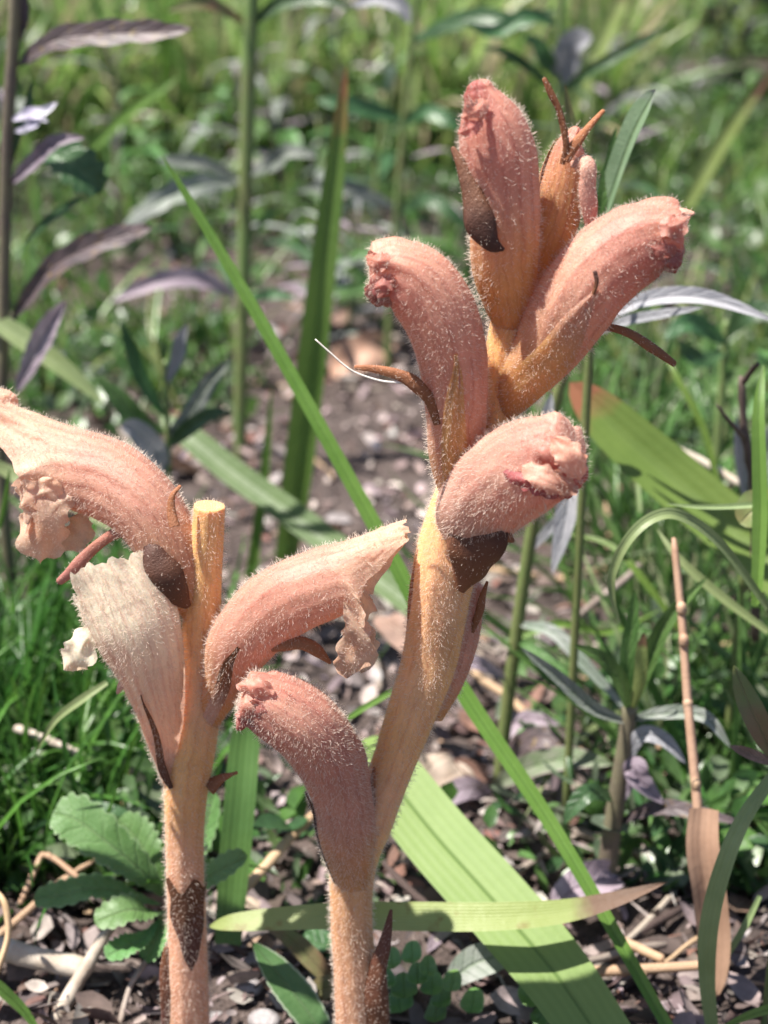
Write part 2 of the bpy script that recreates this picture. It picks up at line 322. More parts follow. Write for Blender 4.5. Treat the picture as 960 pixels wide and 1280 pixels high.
def hairs(parent, V, N, dens, length, mask=None, wrap=True, lean=None, gland=0.35, r0=1.25e-5):
    """short glandular hairs standing on a grid surface; one mesh (uncountable)"""
    nu, nv = V.shape[:2]; F = grid_faces(nu, nv, wrap); Vf = V.reshape(-1, 3); Nf = N.reshape(-1, 3)
    a, b, c_, d = (Vf[F[:, i]] for i in range(4)); ar = 0.5 * np.linalg.norm(np.cross(c_ - a, d - b), axis=1)
    if mask is not None: ar = ar * mask.reshape(-1)[F[:, 0]]
    n = int(ar.sum() * 1e6 * dens * 2.2)
    if n < 3: return
    fi = RNG.choice(len(F), n, p=ar / ar.sum()); u, v = RNG.random((2, n, 1))
    w = [(1 - u) * (1 - v), (1 - u) * v, u * v, u * (1 - v)]
    P = sum(w[i] * Vf[F[fi, i]] for i in range(4)); Nn = nrm(sum(w[i] * Nf[F[fi, i]] for i in range(4)))
    Dr = nrm(Nn + RNG.normal(size=(n, 3)) * 0.33 + (0 if lean is None else np.asarray(lean)))
    L = length * 0.74 * RNG.uniform(0.3, 1.2, (n, 1)); bend = RNG.normal(size=(n, 3)) * 0.22
    S = nrm(np.cross(Dr, RNG.normal(size=(n, 3)))); Q = np.cross(Dr, S)
    gl = (RNG.random((n, 1)) < gland); rings = []
    for f, rr in ((-0.08, 1.0), (0.88, None)):
        c0 = P + Dr * L * f + bend * L * max(f, 0) ** 2
        r = r0 * (np.where(gl, 1.6, 0.45) if rr is None else rr)
        for kx in range(3):
            an = kx * 2.0944; rings.append(c0 + r * (math.cos(an) * S + math.sin(an) * Q))
    rings.append(P + Dr * L * 1.0 + bend * L)
    X = np.stack(rings, 1).reshape(-1, 3); o = (np.arange(n) * 7)[:, None]
    q = np.array([[0, 1, 4, 3], [1, 2, 5, 4], [2, 0, 3, 5]]); tr = np.array([[3, 4, 6], [4, 5, 6], [5, 3, 6]])
    FQ = (o[:, :, None] + q[None]).reshape(-1, 4); FT = (o[:, :, None] + tr[None]).reshape(-1, 3)
    h = obj('hair', X, [FQ, FT], M_HAIR, parent); tag(h, kind='stuff'); return h
def closed_tube_faces(d):
    nu, nv = d['V'].shape[:2]; return grid_faces(nu, nv, True)

def make_stem(root, pts, Y, cfun, name='stem', dens=5.0, cap=0.25, nu=150, ratio=0.95):
    dsp = lambda t, th, P, r: 0.035 * noise(P, 420, 1) + 0.02 * np.cos(9 * th + 3 * noise(P, 90, 2)) + 0.012 * noise(P, 1500, 3)
    d = tube(pts, Y, nu, 40, ratio, dsp, cap, 5)
    o = obj(name, d['V'], closed_tube_faces(d), M_STEM, root, vc=cfun(d), ang=d['th'])
    hairs(o, d['V'], normals(d['V'], d['rad']), dens, 0.00085)
    return o, d
def down(d): return d['rad'][..., 2] * -1
def closed_flower(root, pts, Y, gold0=0.12, gold1=0.5, tint=PINK, seed=0, ratio=0.9, cap=0.55, tipd=1.0, dens=4.0, hlen=0.0008, veins=15, lipdir=None):
    def dsp(t, th, P, r):
        m = sstep(0.74, 1.02, t); lowr = sstep(-0.2, 0.7, (r * lipv).sum(-1))
        return (0.05 * noise(P, 190, seed) + 0.022 * noise(P, 520, seed + 5) * sstep(0.2, 0.5, t) + 0.013 * np.cos(veins * th + 2.5 * noise(P, 100, seed + 1)) * sstep(0.1, 0.4, t) + 0.008 * noise(P, 1300, 2)
                + m * (0.10 * np.sin(5 * th + seed) + 0.055 * np.sin(11 * th + 2 * seed) + 0.10 * noise(P, 650, seed + 3)) + m * lowr * 0.10 * np.sin(8 * th + 9 * t) - 0.16 * np.exp(-((t - 0.90) / 0.045) ** 2) * lowr)
    lipv = np.array([0, 0, -1.0]) if lipdir is None else nrm(np.asarray(lipdir, float))
    d = tube(pts, Y, 84, 60, ratio, dsp, cap, 9)
    t, th, V = d['t'], d['th'], d['V']; lw = (d['rad'] * lipv).sum(-1)
    c = lerp(GOLD, tint, sstep(gold0, gold1, t + 0.10 * noise(V, 260, 4)))
    vein = sstep(0.35, 0.95, np.cos(veins * th + 2.5 * noise(d['C'][:, None] + d['rad'] * d['R'][:, None, None], 100, seed + 1)) + 0.25 * noise(V, 500, 2))
    c = lerp(c, ROSE, 0.38 * vein * sstep(0.2, 0.5, t))
    c = lerp(c, ROSE, 0.45 * sstep(-0.3, 0.7, noise(V, 330, 5)) * sstep(0.3, 0.7, t))
    c = lerp(c, ROSE, tipd * 0.95 * sstep(0.58, 0.95, t + 0.06 * noise(V, 500, 6)) * sstep(-0.55, 0.35, lw))
    c = lerp(c, WINE, tipd * 0.8 * sstep(0.82, 1.02, t + 0.05 * noise(V, 700, 7)) * sstep(-0.1, 0.6, lw))
    o = obj('flower', V, closed_tube_faces(d), M_FLOWER, root, vc=c, ang=th)
    hairs(o, V, normals(V, d['rad']), dens, hlen)
    return o, d
def crumple(parent, px, py, Y, rx, ry, rz, colr, seed, name='lip_lobe', amp=0.35, f=900, dens=5):
    """crumpled petal lobe at a flower's mouth"""
    s_ = pxs(py, Y); c0 = at(px, py, Y); nu, nv = 22, 28
    a = np.linspace(0.02, math.pi - 0.02, nu)[:, None]; b = np.arange(nv)[None, :] * 2 * math.pi / nv
    D = np.stack(np.broadcast_arrays(np.sin(a) * np.cos(b), np.sin(a) * np.sin(b), np.cos(a) + 0 * b), -1)
    V = c0 + D * np.array([rx, ry, rz]) * s_; k = 1 + amp * noise(V, f, seed) + amp * 0.4 * noise(V, f * 2.3, seed + 2)
    V = c0 + D * np.array([rx, ry, rz]) * s_ * k[..., None]
    c = lerp(colr, WINE, 0.6 * sstep(-0.4, 0.6, -noise(V, f, seed)))
    o = obj(name, V, grid_faces(nu, nv, True), M_FLOWER, parent, vc=c); hairs(o, V, normals(V, D), dens, 0.0006)
    return o
def patch(parent, d, name, th0, half, t0, t1, off=1.07, c0=GOLD, c1=BROWN, dens=4, tipw=0.06, offtip=0.0, power=0.9, seed=0, brown0=0.55, mat=None, down=False):
    """sheet that hugs a tube (a calyx segment or a bract), narrowing to a tooth"""
    n, m = 26, 11; s_ = np.linspace(0, 1, n); u = np.linspace(-1, 1, m)
    tt = t0 + (t1 - t0) * s_; base_t = d['t'][:, 0]
    g = lambda X: np.stack([np.interp(tt, base_t, X[:, k]) for k in range(3)], 1)
    C, A, B, R = g(d['C']), g(d['A']), g(d['B']), np.interp(tt, base_t, d['R'])
    w = half * np.clip(1 - s_ ** 2.0, tipw, 1) ** power
    if down: w = half * np.clip(s_ * 1.15, 0.02, 1) ** 0.32 * (1 + 0.12 * np.sin(11 * s_ + seed))
    th = th0 + w[:, None] * u[None, :] + 0.06 * np.sin(9 * s_ + seed)[:, None]
    k = off + offtip * s_[:, None] ** 2 + 0.035 * np.sin(6 * u[None, :] + 7 * s_[:, None] + seed)
    rad = np.cos(th)[..., None] * A[:, None] + d['ratio'] * np.sin(th)[..., None] * B[:, None]
    V = C[:, None] + rad * (R[:, None] * k)[..., None]
    if down:
        Tm = g(d['T']); Ln = np.linalg.norm(C[-1] - C[0]); V = V + Tm[:, None] * (Ln * (0.10 * s_[:, None] * np.sin(6 * u + seed)[None] - 0.14 * (1 - s_)[:, None] * (1 - np.abs(u + 0.3) ** 1.5)[None]))[..., None]
    cc = lerp(c0, c1, sstep(brown0 - 0.25, brown0 + 0.25, s_[:, None] + 0.15 * noise(V, 700, seed)))
    o = obj(name, V, grid_faces(n, m), mat or M_BRACT, parent, vc=cc)
    if dens: hairs(o, V, np.broadcast_to(nrm(rad), V.shape), dens, 0.0007, wrap=False)
    return o
def tooth(parent, pts, Y, c0, c1, name='calyx_tooth', dens=3):
    dsp = lambda t, th, P, r: 0.22 * noise(P, 900, 3) + 0.12 * np.cos(3 * th)
    d = tube(pts, Y, 30, 12, 0.5, dsp, 0.8, 3); c = lerp(np.array(c0), np.array(c1), sstep(0, 1, d['t'] + 0.2 * noise(d['V'], 900, 1)))
    o = obj(name, d['V'], closed_tube_faces(d), M_BRACT, parent, vc=c)
    if dens: hairs(o, d['V'], normals(d['V'], d['rad']), dens, 0.0005)
    return o
def open_flower(root, pts, Y, dorsal, up, lo, side, c_tube, c_lip, seed=0, ratio=0.9, fr=0.16, dens=4.0, updir=(0, 0), lobend=1.0, gold=(0.05, 0.3), k_edge=13, rose=0.3, hood=0.35, lip0=0.4, lip1=0.85):
    """open corolla: tube that runs into a hooded upper lip and a frilled lower lip. up, lo, side, dorsal are picture-plane vectors in px"""
    dsp = lambda t, th, P, r: 0.035 * noise(P, 190, seed) + 0.012 * np.cos(15 * th + 2.5 * noise(P, 100, seed + 1)) + 0.01 * noise(P, 1300, 2)
    d = tube(pts, Y, 60, 88, ratio, dsp, 0, 0); V0 = d['V']; nv = V0.shape[1]; yref = pts[-1][1]; s_ = pxs(yref, Y)
    X = np.array([1.0, 0, 0]); Zc = nrm(UPV)
    pv = lambda q: (X * q[0] - Zc * q[1]) * s_
    dv = nrm(pv(dorsal[:2]) + (np.array([0, -1.0, 0.3]) * dorsal[2] * s_ if len(dorsal) > 2 else 0)); r = d['rad'][-1]; sd = r @ dv                      # -1 belly .. 1 back
    wu = sstep(0.1, 0.6, sd); wl = sstep(0.25, 0.8, -sd); ws = 1 - wu - wl
    th = d['th'][-1]; nl = 34; tau = np.linspace(0, 1, nl + 1)[1:]
    edge = 1 + fr * np.sin(k_edge * th + seed) + fr * 0.8 * np.sin(k_edge * 2.3 * th + 1.7 * seed) + 0.10 * np.sin(3 * th + seed)
    E = wu[:, None] * pv(up) + wl[:, None] * pv(lo) + ws[:, None] * pv(side)
    Tn = d['T'][-1]; Lf = np.linalg.norm(E, axis=1, keepdims=True)
    rows = []
    for q in tau:
        lin = E * q ** 2 + Tn * Lf * q * (1 - q) * (0.9 * wu + 0.75 * ws + 0.5 * wl)[:, None] + nrm(E) * (edge - 1)[:, None] * q ** 2 * 40 * s_
        fw = Tn * Lf * 0.3 * q * (1 - q) * (wl[:, None] * lobend)                       # lower lip first runs on, then folds down
        ruf = (r * np.sin(7 * th + 2.0 * seed + 3 * q)[:, None] * 0.13 + r * np.sin(15 * th + 4 * q + seed)[:, None] * 0.06) * Lf * q ** 1.6 * (0.35 * wu + 1.0 * wl + 0.7 * ws)[:, None]
        squeeze = -(r - (r @ dv)[:, None] * dv) * (d['R'][-1] * hood * q ** 1.7 * wu)[:, None]
        rows.append(V0[-1] + lin + fw + ruf + squeeze)
    V = np.vstack([V0, np.array(rows)])
    V[60:] += 0.00012 * (noise(V[60:], 1500, seed + 2) * tau[:, None])[..., None] * r[None]
    t = np.concatenate([np.linspace(0, 0.6, 60), 0.6 + 0.4 * tau])[:, None] + 0 * th[None]
    c = lerp(GOLD, c_tube, sstep(gold[0], gold[1], t + 0.06 * noise(V, 260, 4))); c = lerp(c, c_lip, sstep(lip0, lip1, t + 0.12 * noise(V, 240, 6)))
    vein = sstep(0.5, 1.0, np.cos(17 * th[None] + 1.6 * noise(V, 110, seed + 1)) + 0.2 * noise(V, 600, 3))
    c = lerp(c, ROSE, rose * vein * sstep(0.15, 0.35, t) * (1 - 0.5 * sstep(0.7, 1, t)))
    c = lerp(c, ROSE, 0.25 * sstep(0, 0.8, noise(V, 400, 8)) * sstep(0.1, 0.3, t) * (1 - sstep(0.5, 0.9, t)))
    F = grid_faces(len(V), nv, True); o = obj('flower', V, F, M_FLOWER, root, vc=c, ang=np.repeat(th[None], len(V), 0))
    ref = np.vstack([d['rad'], np.repeat(d['rad'][-1:], nl, 0)])
    hairs(o, V, normals(V, ref), dens, 0.0008)
    return o, d

def lobe(parent, pts, wpx, Y, colr, seed=0, prof='obov', wav=0.35, fold=-0.35, dens=4, hint=None):
    P = P3([(p[0], p[1], Y + p[2] * 0.001) for p in pts]); w = wpx * pxs(pts[0][1], Y)
    n, m = 26, 16; V, F, uv = leaf_geo(P, w, prof, n, m, fold, nrm(CAM - P[1]) if hint is None else hint, (4, 0.25), wav, seed); Vg = V.reshape(n, m + 1, 3)
    Vg = Vg + 0.00022 * (noise(Vg, 1700, seed) * np.linspace(0, 1, n)[:, None])[..., None] * nrm(CAM - P[1])
    c = lerp(colr, colr * np.array([0.8, 0.6, 0.5]), 0.6 * sstep(0.1, 0.9, noise(Vg, 700, seed)))
    o = obj('lip_lobe', Vg, F, M_FLOWER, parent, vc=c); hairs(o, Vg, normals(Vg, nrm(CAM - Vg)), dens, 0.0006, wrap=False); return o
YR, YL = 0.172, 0.176
# ---- taller stalk (right)
base = at(448, 1290, YR)
bR = empty('broomrape', (base[0], YR, 0.0))
tag(bR, 'taller hairy orange broomrape stalk bearing pink hooded flowers up to its tip', 'broomrape')
def cR(d):
    V = d['V']; c = lerp(np.array([0.60, 0.31, 0.18]), GOLD, sstep(0.1, 0.35, d['t'])) ; c = lerp(c, PINK, 0.5 * sstep(0.1, 0.8, noise(V, 150, 3)))
    return lerp(c, BROWN, 0.25 * sstep(0.4, 1.0, noise(V, 320, 5)))
SR = [(452, 1420, 0, 30), (450, 1330, 0, 30), (446, 1240, 0, 27), (440, 1150, 0, 26), (442, 1080, 0, 29), (458, 1025, 0, 33), (485, 970, 0, 27), (511, 900, 0, 30), (536, 830, 0, 34), (549, 760, 0, 37), (558, 700, 0, 40), (572, 640, 0, 36), (590, 580, 0, 29), (612, 520, 0, 26), (626, 460, 0, 24), (636, 410, 0, 24), (641, 360, 0, 22)]
tR = lambda py: float(np.interp(-py, [-p[1] for p in SR], np.linspace(0, 1, len(SR))))
stemR, dR = make_stem(bR, SR, YR, cR)
F1, d1 = closed_flower(bR, [(642, 440, 0.5, 12), (640, 408, 0, 22), (635, 372, -1, 34), (630, 330, -2, 42), (630, 280, -3, 44), (626, 230, -3, 47), (621, 190, -3, 49), (613, 155, -3, 42), (603, 125, -3, 26), (600, 110, -3, 15)], YR, 0.25, 0.62, seed=1, cap=0.7, lipdir=(-1, -0.5, 0.2), tipd=0.75)
lobe(F1, [(608, 124, -5.4), (594, 140, -7.4), (575, 148, -6.8)], 30, YR, lerp(PINK, ROSE, 0.55), 3, 'ovate', 0.28)
lobe(F1, [(604, 152, -6.4), (588, 160, -7.6), (571, 168, -6.4)], 23, YR, ROSE * 1.1, 6, 'ovate', 0.28)
tooth(F1, [(630, 312, -6.4, 2), (614, 302, -6.6, 12), (600, 270, -6.2, 19), (588, 235, -5.4, 12), (577, 205, -4.6, 7), (567, 186, -4, 4)], YR, DBROWN * 0.8, BROWN * 0.7, 'bract', 0.8)
F2, d2 = closed_flower(bR, [(652, 385, 2, 16), (668, 340, 2, 26), (685, 295, 2, 33), (699, 250, 2, 32), (706, 215, 2, 27), (712, 185, 2, 19), (719, 166, 2, 9)], YR, 0.55, 0.95, seed=4, cap=0.9, tipd=0.3, lipdir=(1, 0, 0))
patch(F2, d2, 'calyx', 0.15, 0.75, 0.3, 0.88, 1.05, GOLD * 0.8, BROWN * 1.3, 3, 0.05, 0.05, seed=2, brown0=0.45)
tooth(F2, [(703, 205, -1.2, 4), (708, 180, -1.5, 4), (700, 140, -1.5, 4), (690, 118, -1.5, 5), (681, 99, -1.5, 3)], YR, BROWN, BROWN * 1.3)
tooth(F2, [(706, 200, -1.2, 8), (722, 178, -1.5, 6), (740, 155, -1.5, 4), (754, 139, -1.5, 2.4)], YR, BROWN * 1.5, BROWN * 2)
tooth(F2, [(714, 206, -0.6, 5), (733, 207, -2.0, 11), (734, 240, -2.2, 12), (736, 268, -2.2, 9), (738, 291, -2, 4)], YR, PINK * 0.8, ROSE * 0.85, dens=7)
F3, d3 = closed_flower(bR, [(612, 545, 0.5, 8), (628, 512, 0, 18), (654, 476, -2, 31), (683, 436, -3, 42), (710, 390, -3.5, 50), (745, 345, -4, 53), (785, 312, -4, 51), (820, 298, -4, 46), (845, 297, -4, 40)], YR, 0.12, 0.6, seed=7, cap=0.2, lipdir=(0.35, 0, -1), tipd=1.0)
crumple(F3, 824, 316, YR - 0.005, 24, 18, 18, ROSE * 1.1, 9, amp=0.45)
lobe(F3, [(822, 284, -7.4), (845, 282, -7.8), (864, 270, -5.4)], 32, YR, lerp(PINK, ROSE, 0.55), 4, 'ovate', 0.28)
lobe(F3, [(806, 306, -7.8), (832, 316, -8.0), (853, 326, -5.9)], 27, YR, ROSE, 7, 'ovate', 0.28)
tooth(F3, [(836, 275, -4, 12), (852, 268, -4, 8), (866, 267, -4, 3)], YR, PINK, PINK * 0.9, 'lip_lobe', 6)
tooth(F3, [(725, 425, -2, 9), (752, 410, -3, 6), (785, 417, -3.4, 6), (815, 436, -3.2, 6), (842, 455, -3, 4)], YR, BROWN * 1.2, BROWN)
patch(F3, d3, 'calyx', -math.pi / 2 - 0.3, 0.9, 0.03, 0.62, 1.05, GOLD * 0.95, PINK * 0.85, 3, 0.08, 0.0, seed=5, brown0=0.75, mat=M_FLOWER)
tooth(F3, [(742, 368, -9.2, 1.4), (746, 352, -9.4, 1.8), (744, 340, -9.3, 1)], YR, BROWN, DBROWN, dens=0)
F4, d4 = closed_flower(bR, [(574, 645, 0.5, 10), (568, 606, -1.5, 22), (568, 568, -3, 33), (570, 515, -4, 38), (568, 455, -4.5, 42), (553, 400, -5, 46), (527, 358, -5, 47), (495, 341, -5, 42), (468, 341, -5, 35)], YR, 0.10, 0.45, seed=11, cap=0.18, lipdir=(-0.6, 0, -1), tipd=1.05)
crumple(F4, 478, 364, YR - 0.0055, 18, 16, 16, ROSE, 14, amp=0.45)
lobe(F4, [(492, 326, -7.8), (472, 326, -8.0), (456, 320, -5.9)], 28, YR, lerp(PINK, ROSE, 0.55), 5, 'ovate', 0.28)
lobe(F4, [(496, 350, -8.0), (474, 358, -8.2), (457, 368, -6.4)], 28, YR, ROSE * 1.05, 9, 'ovate', 0.28)
patch(F4, d4, 'calyx', -math.pi / 2, 0.6, 0.02, 0.56, 1.06, GOLD, GOLD * 0.95, 6, 0.06, 0.03, seed=8, brown0=0.97, mat=M_FLOWER)
tooth(F4, [(548, 530, -6.2, 5), (538, 500, -6.4, 8), (522, 482, -6.6, 9), (500, 468, -6.4, 8), (470, 461, -6, 5), (445, 459, -5.6, 3)], YR, BROWN, BROWN * 1.5)
F5, d5 = closed_flower(bR, [(572, 660, 0, 28), (590, 640, -3, 50), (622, 610, -7, 60), (660, 584, -11, 60), (690, 573, -13, 54), (706, 571, -14, 48)], YR, -0.1, 0.15, tint=np.array([0.74, 0.43, 0.33]), seed=15, cap=0.3, lipdir=(0.2, -0.6, -1), tipd=0.9, hlen=0.0008)
lobe(F5, [(652, 582, -16.0), (686, 600, -18.2), (722, 614, -17.4)], 34, YR, PINK * 0.9, 8, 'ovate', 0.28)
lobe(F5, [(690, 548, -16.9), (714, 574, -18.2), (726, 604, -16.9)], 39, YR, PINK * 1.05, 11, 'ovate', 0.28)
lobe(F5, [(628, 590, -14.4), (664, 604, -17.2), (700, 622, -17.8)], 25, YR, WINE * 1.2, 13, 'ovate', 0.28)
tooth(F5, [(576, 738, -4, 6), (586, 714, -5, 22), (597, 690, -6.5, 31), (609, 670, -8, 32), (616, 656, -9, 24)], YR, BROWN * 0.9, DBROWN, 'bract', 0.8)
tooth(F5, [(612, 664, -8.5, 7), (630, 670, -9.2, 9), (641, 676, -9.2, 3)], YR, BROWN * 1.6, BROWN, 'calyx_tooth')
F6, d6 = closed_flower(bR, [(446, 1140, 0.5, 10), (440, 1090, -1, 25), (434, 1042, -3, 35), (428, 995, -4, 38), (412, 950, -5, 43), (384, 910, -6, 47), (350, 887, -6, 45), (322, 877, -6, 39), (306, 873, -6, 35)], YR, 0.02, 0.3, tint=PINK * 0.88, seed=21, cap=0.15, lipdir=(-0.5, 0, -1), tipd=0.9, dens=6)
crumple(F6, 324, 888, YR - 0.0065, 24, 16, 17, np.array([0.58, 0.23, 0.18]), 23, amp=0.4)
lobe(F6, [(342, 862, -8.4), (316, 858, -9.0), (295, 856, -7.4)], 25, YR, lerp(PINK, ROSE, 0.55), 2, 'ovate', 0.28)
lobe(F6, [(344, 882, -9.0), (318, 886, -9.4), (296, 892, -7.9)], 28, YR, ROSE, 10, 'ovate', 0.28)
patch(F6, d6, 'bract', 0.1, 0.5, 0.02, 0.42, 1.05, PINK * 0.5, DBROWN, 3, 0.1, 0.03, seed=3, brown0=0.3)
tooth(F6, [(466, 1010, -2.5, 4), (466, 985, -3, 5), (468, 960, -2.5, 2)], YR, BROWN, BROWN * 1.3)
F7, d7 = closed_flower(bR, [(540, 895, 1, 14), (558, 845, 1.5, 24), (570, 800, 1.5, 27), (580, 768, 1.5, 24), (588, 735, 2, 17)], YR, 0.0, 0.35, seed=27, cap=0.6, tipd=0.2)
tooth(F7, [(590, 790, -0.5, 3), (600, 765, -0.6, 5), (604, 745, -0.4, 4), (609, 728, 0, 2)], YR, BROWN, BROWN * 1.2)
tooth(stemR, [(512, 780, 0, 3), (517, 740, -0.5, 5), (524, 705, -0.5, 5), (531, 684, 0, 2)], YR, BROWN * 1.6, BROWN, 'bract')
tooth(stemR, [(474, 1300, -2, 14), (472, 1258, -2.4, 17), (474, 1215, -2.4, 13), (483, 1175, -2.2, 7), (489, 1138, -2, 2)], YR, BROWN * 0.7, DBROWN * 1.6, 'bract')
# ---- shorter, snapped-off stalk (left)
base = at(236, 1290, YL)
bL = empty('broomrape', (base[0], YL, 0.0))
tag(bL, 'shorter hairy orange broomrape stalk with snapped-off top and three open frilled flowers', 'broomrape')
def cL(d):
    V = d['V']; c = lerp(np.array([0.60, 0.30, 0.15]), GOLD, sstep(0.25, 0.6, d['t'])); c = lerp(c, PINK, 0.45 * sstep(0.0, 0.8, noise(V, 140, 2)))
    return lerp(c, BROWN, 0.3 * sstep(0.3, 1.0, noise(V, 330, 5)) * (1 - sstep(0.4, 0.7, d['t'])))
SL = [(236, 1430, 0, 26), (236, 1340, 0, 26), (236, 1260, 0, 26), (234, 1180, 0, 24), (232, 1110, 0, 23), (231, 1040, 0, 24), (233, 980, 0, 28), (242, 920, 0, 30), (252, 860, 0, 27), (252, 800, 0, 24), (255, 740, 0, 22), (259, 680, 0, 20), (262, 632, 0, 19)]
tL = lambda py: float(np.interp(-py, [-p[1] for p in SL], np.linspace(0, 1, len(SL))))
stemL, dL = make_stem(bL, SL, YL, cL, cap=0.06)
F8, d8 = open_flower(bL, [(250, 795, 0.5, 8), (241, 762, 0.3, 17), (226, 722, 0.3, 31), (207, 676, 1, 41), (178, 632, 2.5, 46), (140, 602, 5, 50), (110, 590, 6.5, 51), (96, 586, 7, 50)], YL, (0.25, -1), (-112, -38), (-40, 40), (-58, 22), np.array([0.68, 0.37, 0.27]), PEACH, seed=2, rose=0.3, fr=0.10)
lobe(F8, [(112, 612, 2.5), (70, 632, 1.5), (52, 668, 1), (50, 706, 1.5)], 74, YL, PEACH, 4)
lobe(F8, [(106, 604, 4), (66, 612, 2), (40, 622, 1.5), (26, 634, 1.5)], 54, YL, PEACH * 1.05, 7)
lobe(F8, [(112, 630, 5.5), (102, 650, 4.5), (98, 668, 4.5), (80, 690, 4.5)], 44, YL, PEACH * 0.95, 9)
tooth(F8, [(236, 758, -2.4, 4), (222, 742, -3.0, 14), (207, 716, -3.2, 20), (194, 692, -2.6, 15), (182, 672, -1.4, 5)], YL, BROWN * 0.55, DBROWN * 0.8, 'bract', 0.8)
tooth(F8, [(205, 690, -1, 10), (172, 672, 0.5, 8), (148, 664, 1, 7), (118, 684, 1, 7), (92, 710, 0.5, 7), (75, 726, 0.5, 6)], YL, BROWN * 1.4, ROSE * 0.75)
tooth(F8, [(219, 658, -3.4, 7), (215, 638, -2.6, 6), (216, 620, -2.2, 4), (225, 608, -1.8, 2)], YL, BROWN * 1.1, BROWN * 1.6)
F9, d9 = open_flower(bL, [(224, 1010, 0, 9), (215, 968, -0.5, 15), (208, 928, -1, 23), (200, 880, -2, 32), (188, 830, -3, 44), (172, 785, -3, 55), (160, 755, -2, 59)], YL, (0.3, -0.4, 1.0), (-26, -52), (-20, -20), (-10, -36), np.array([0.78, 0.54, 0.42]), CREAM, seed=5, rose=0.3, lip0=0.2, lip1=0.65, gold=(0.02, 0.2), lobend=0.3, dens=5, fr=0.07, hood=-0.1)
lobe(F9, [(134, 784, -4.5), (110, 796, -5.5), (98, 818, -6), (80, 838, -6)], 50, YL, CREAM, 3)
patch(F9, d9, 'calyx', -math.pi / 2 + 0.45, 0.22, 0.12, 0.62, 1.06, BROWN * 1.3, BROWN, 3, 0.05, 0.03, seed=6, brown0=0.2)
tooth(F9, [(214, 985, -2.5, 3), (206, 968, -3, 5), (200, 948, -3, 4), (193, 915, -3.2, 2)], YL, DBROWN, BROWN, 'bract')
tooth(F9, [(160, 840, -4, 5), (152, 855, -4.4, 5), (147, 866, -4.4, 2)], YL, PINK, PINK * 0.8, 'lip_lobe')
F10, d10 = open_flower(bL, [(254, 925, 0.5, 9), (266, 886, -1, 19), (282, 850, -3, 28), (298, 808, -4, 40), (328, 772, -5, 45), (366, 746, -6, 47), (406, 730, -6, 46), (426, 724, -6, 44)], YL, (-0.3, -1), (88, -26), (18, 40), (30, 22), np.array([0.70, 0.38, 0.28]), PEACH * 0.97, seed=9, rose=0.32, lobend=0.5, fr=0.08)
lobe(F10, [(430, 752, -10), (444, 785, -11), (444, 815, -11), (434, 846, -11)], 52, YL, PEACH * 0.95, 5)
lobe(F10, [(434, 762, -8), (454, 790, -8.5), (456, 812, -8.5), (452, 838, -8)], 40, YL, PEACH * 0.9, 8)
patch(F10, d10, 'bract', -math.pi / 2, 0.4, 0.1, 0.5, 1.05, PINK * 0.75, BROWN * 0.8, 3, 0.1, 0.02, seed=2, brown0=0.45)
tooth(F10, [(340, 808, -7.5, 8), (372, 804, -8.2, 8), (396, 814, -8, 7), (412, 828, -8, 3)], YL, BROWN * 1.4, BROWN * 1.5)
patch(stemL, dL, 'bract', -math.pi / 2 - 0.1, 1.05, tL(1186), tL(1094), 1.05, DBROWN * 1.4, BROWN * 0.55, 0.8, 0.75, 0.16, 0.25, seed=3, brown0=0.5, down=True)
tooth(stemL, [(213, 1285, -1, 8), (209, 1250, -1.4, 8), (206, 1215, -1.2, 5), (208, 1185, -1, 3)], YL, DBROWN * 1.8, BROWN * 0.8, 'bract')
tooth(stemL, [(262, 985, -1, 10), (275, 975, -1, 7), (288, 969, -1, 3), (296, 966, -1, 1)], YL, BROWN, BROWN * 1.5, 'bract')
# ---- a third stalk, of which only a flower tip reaches the picture
bT = empty('broomrape', (at(-60, 1290, 0.19)[0], 0.19, 0.0))
tag(bT, 'pale peach broomrape flower tip just behind the wide open upper lip', 'broomrape')
st3, d3_ = make_stem(bT, [(-60, 1420, 0, 24), (-62, 1100, 0, 24), (-58, 900, 0, 23), (-52, 700, 0, 21), (-50, 600, 0, 18)], 0.19, cR)
F11, d11 = closed_flower(bT, [(-52, 610, -1, 18), (-50, 575, -2, 34), (-40, 535, -2, 38), (-18, 512, -2, 30), (4, 505, -2, 20), (16, 505, -2, 13)], 0.19, 0.0, 0.2, tint=PEACH, seed=31, cap=0.5, tipd=0.3)
#BACKGROUND
# ------------------------------------------------------------------ blades and leaves that stand out one by one
def blade(name, label, cat, pts, w, mat, **kw):
    o = pleaf(name, pts, w, mat, **kw); return tag(o, label, cat)
blade('grass_blade', 'long slender green blade slanting behind the taller stalk, across the whole clearing', 'grass blade',
      [(860, 1330, 0.172), (700, 1050, 0.192), (570, 852, 0.207), (480, 680, 0.219), (330, 410, 0.235), (245, 265, 0.242), (201, 192, 0.245)], 27, M_BLADE, prof='blade', n=60, fold=0.65)
blade('grass_blade', 'broad pale green strap leaf with a dark crease, rising from beneath the yellow leaf', 'leaf',
      [(780, 1345, 0.170), (700, 1225, 0.180), (620, 1130, 0.190), (540, 1040, 0.201), (470, 950, 0.212), (452, 925, 0.218)], 88, M_BLADE_PALE, prof='strap', n=40, fold=0.12, m=8)
blade('grass_blade', 'flat yellow-green leaf with a torn brown tip, lying across the taller stalk\'s foot', 'leaf',
      [(262, 1158, 0.186), (300, 1152, 0.185), (400, 1146, 0.184), (520, 1146, 0.183), (620, 1146, 0.182), (700, 1140, 0.182), (770, 1124, 0.183), (834, 1103, 0.184)], 52, M_BLADE_YEL, prof='lance', n=50, fold=0.1, wav=0.05, m=8, hint=(-0.25, -0.75, 1.0))
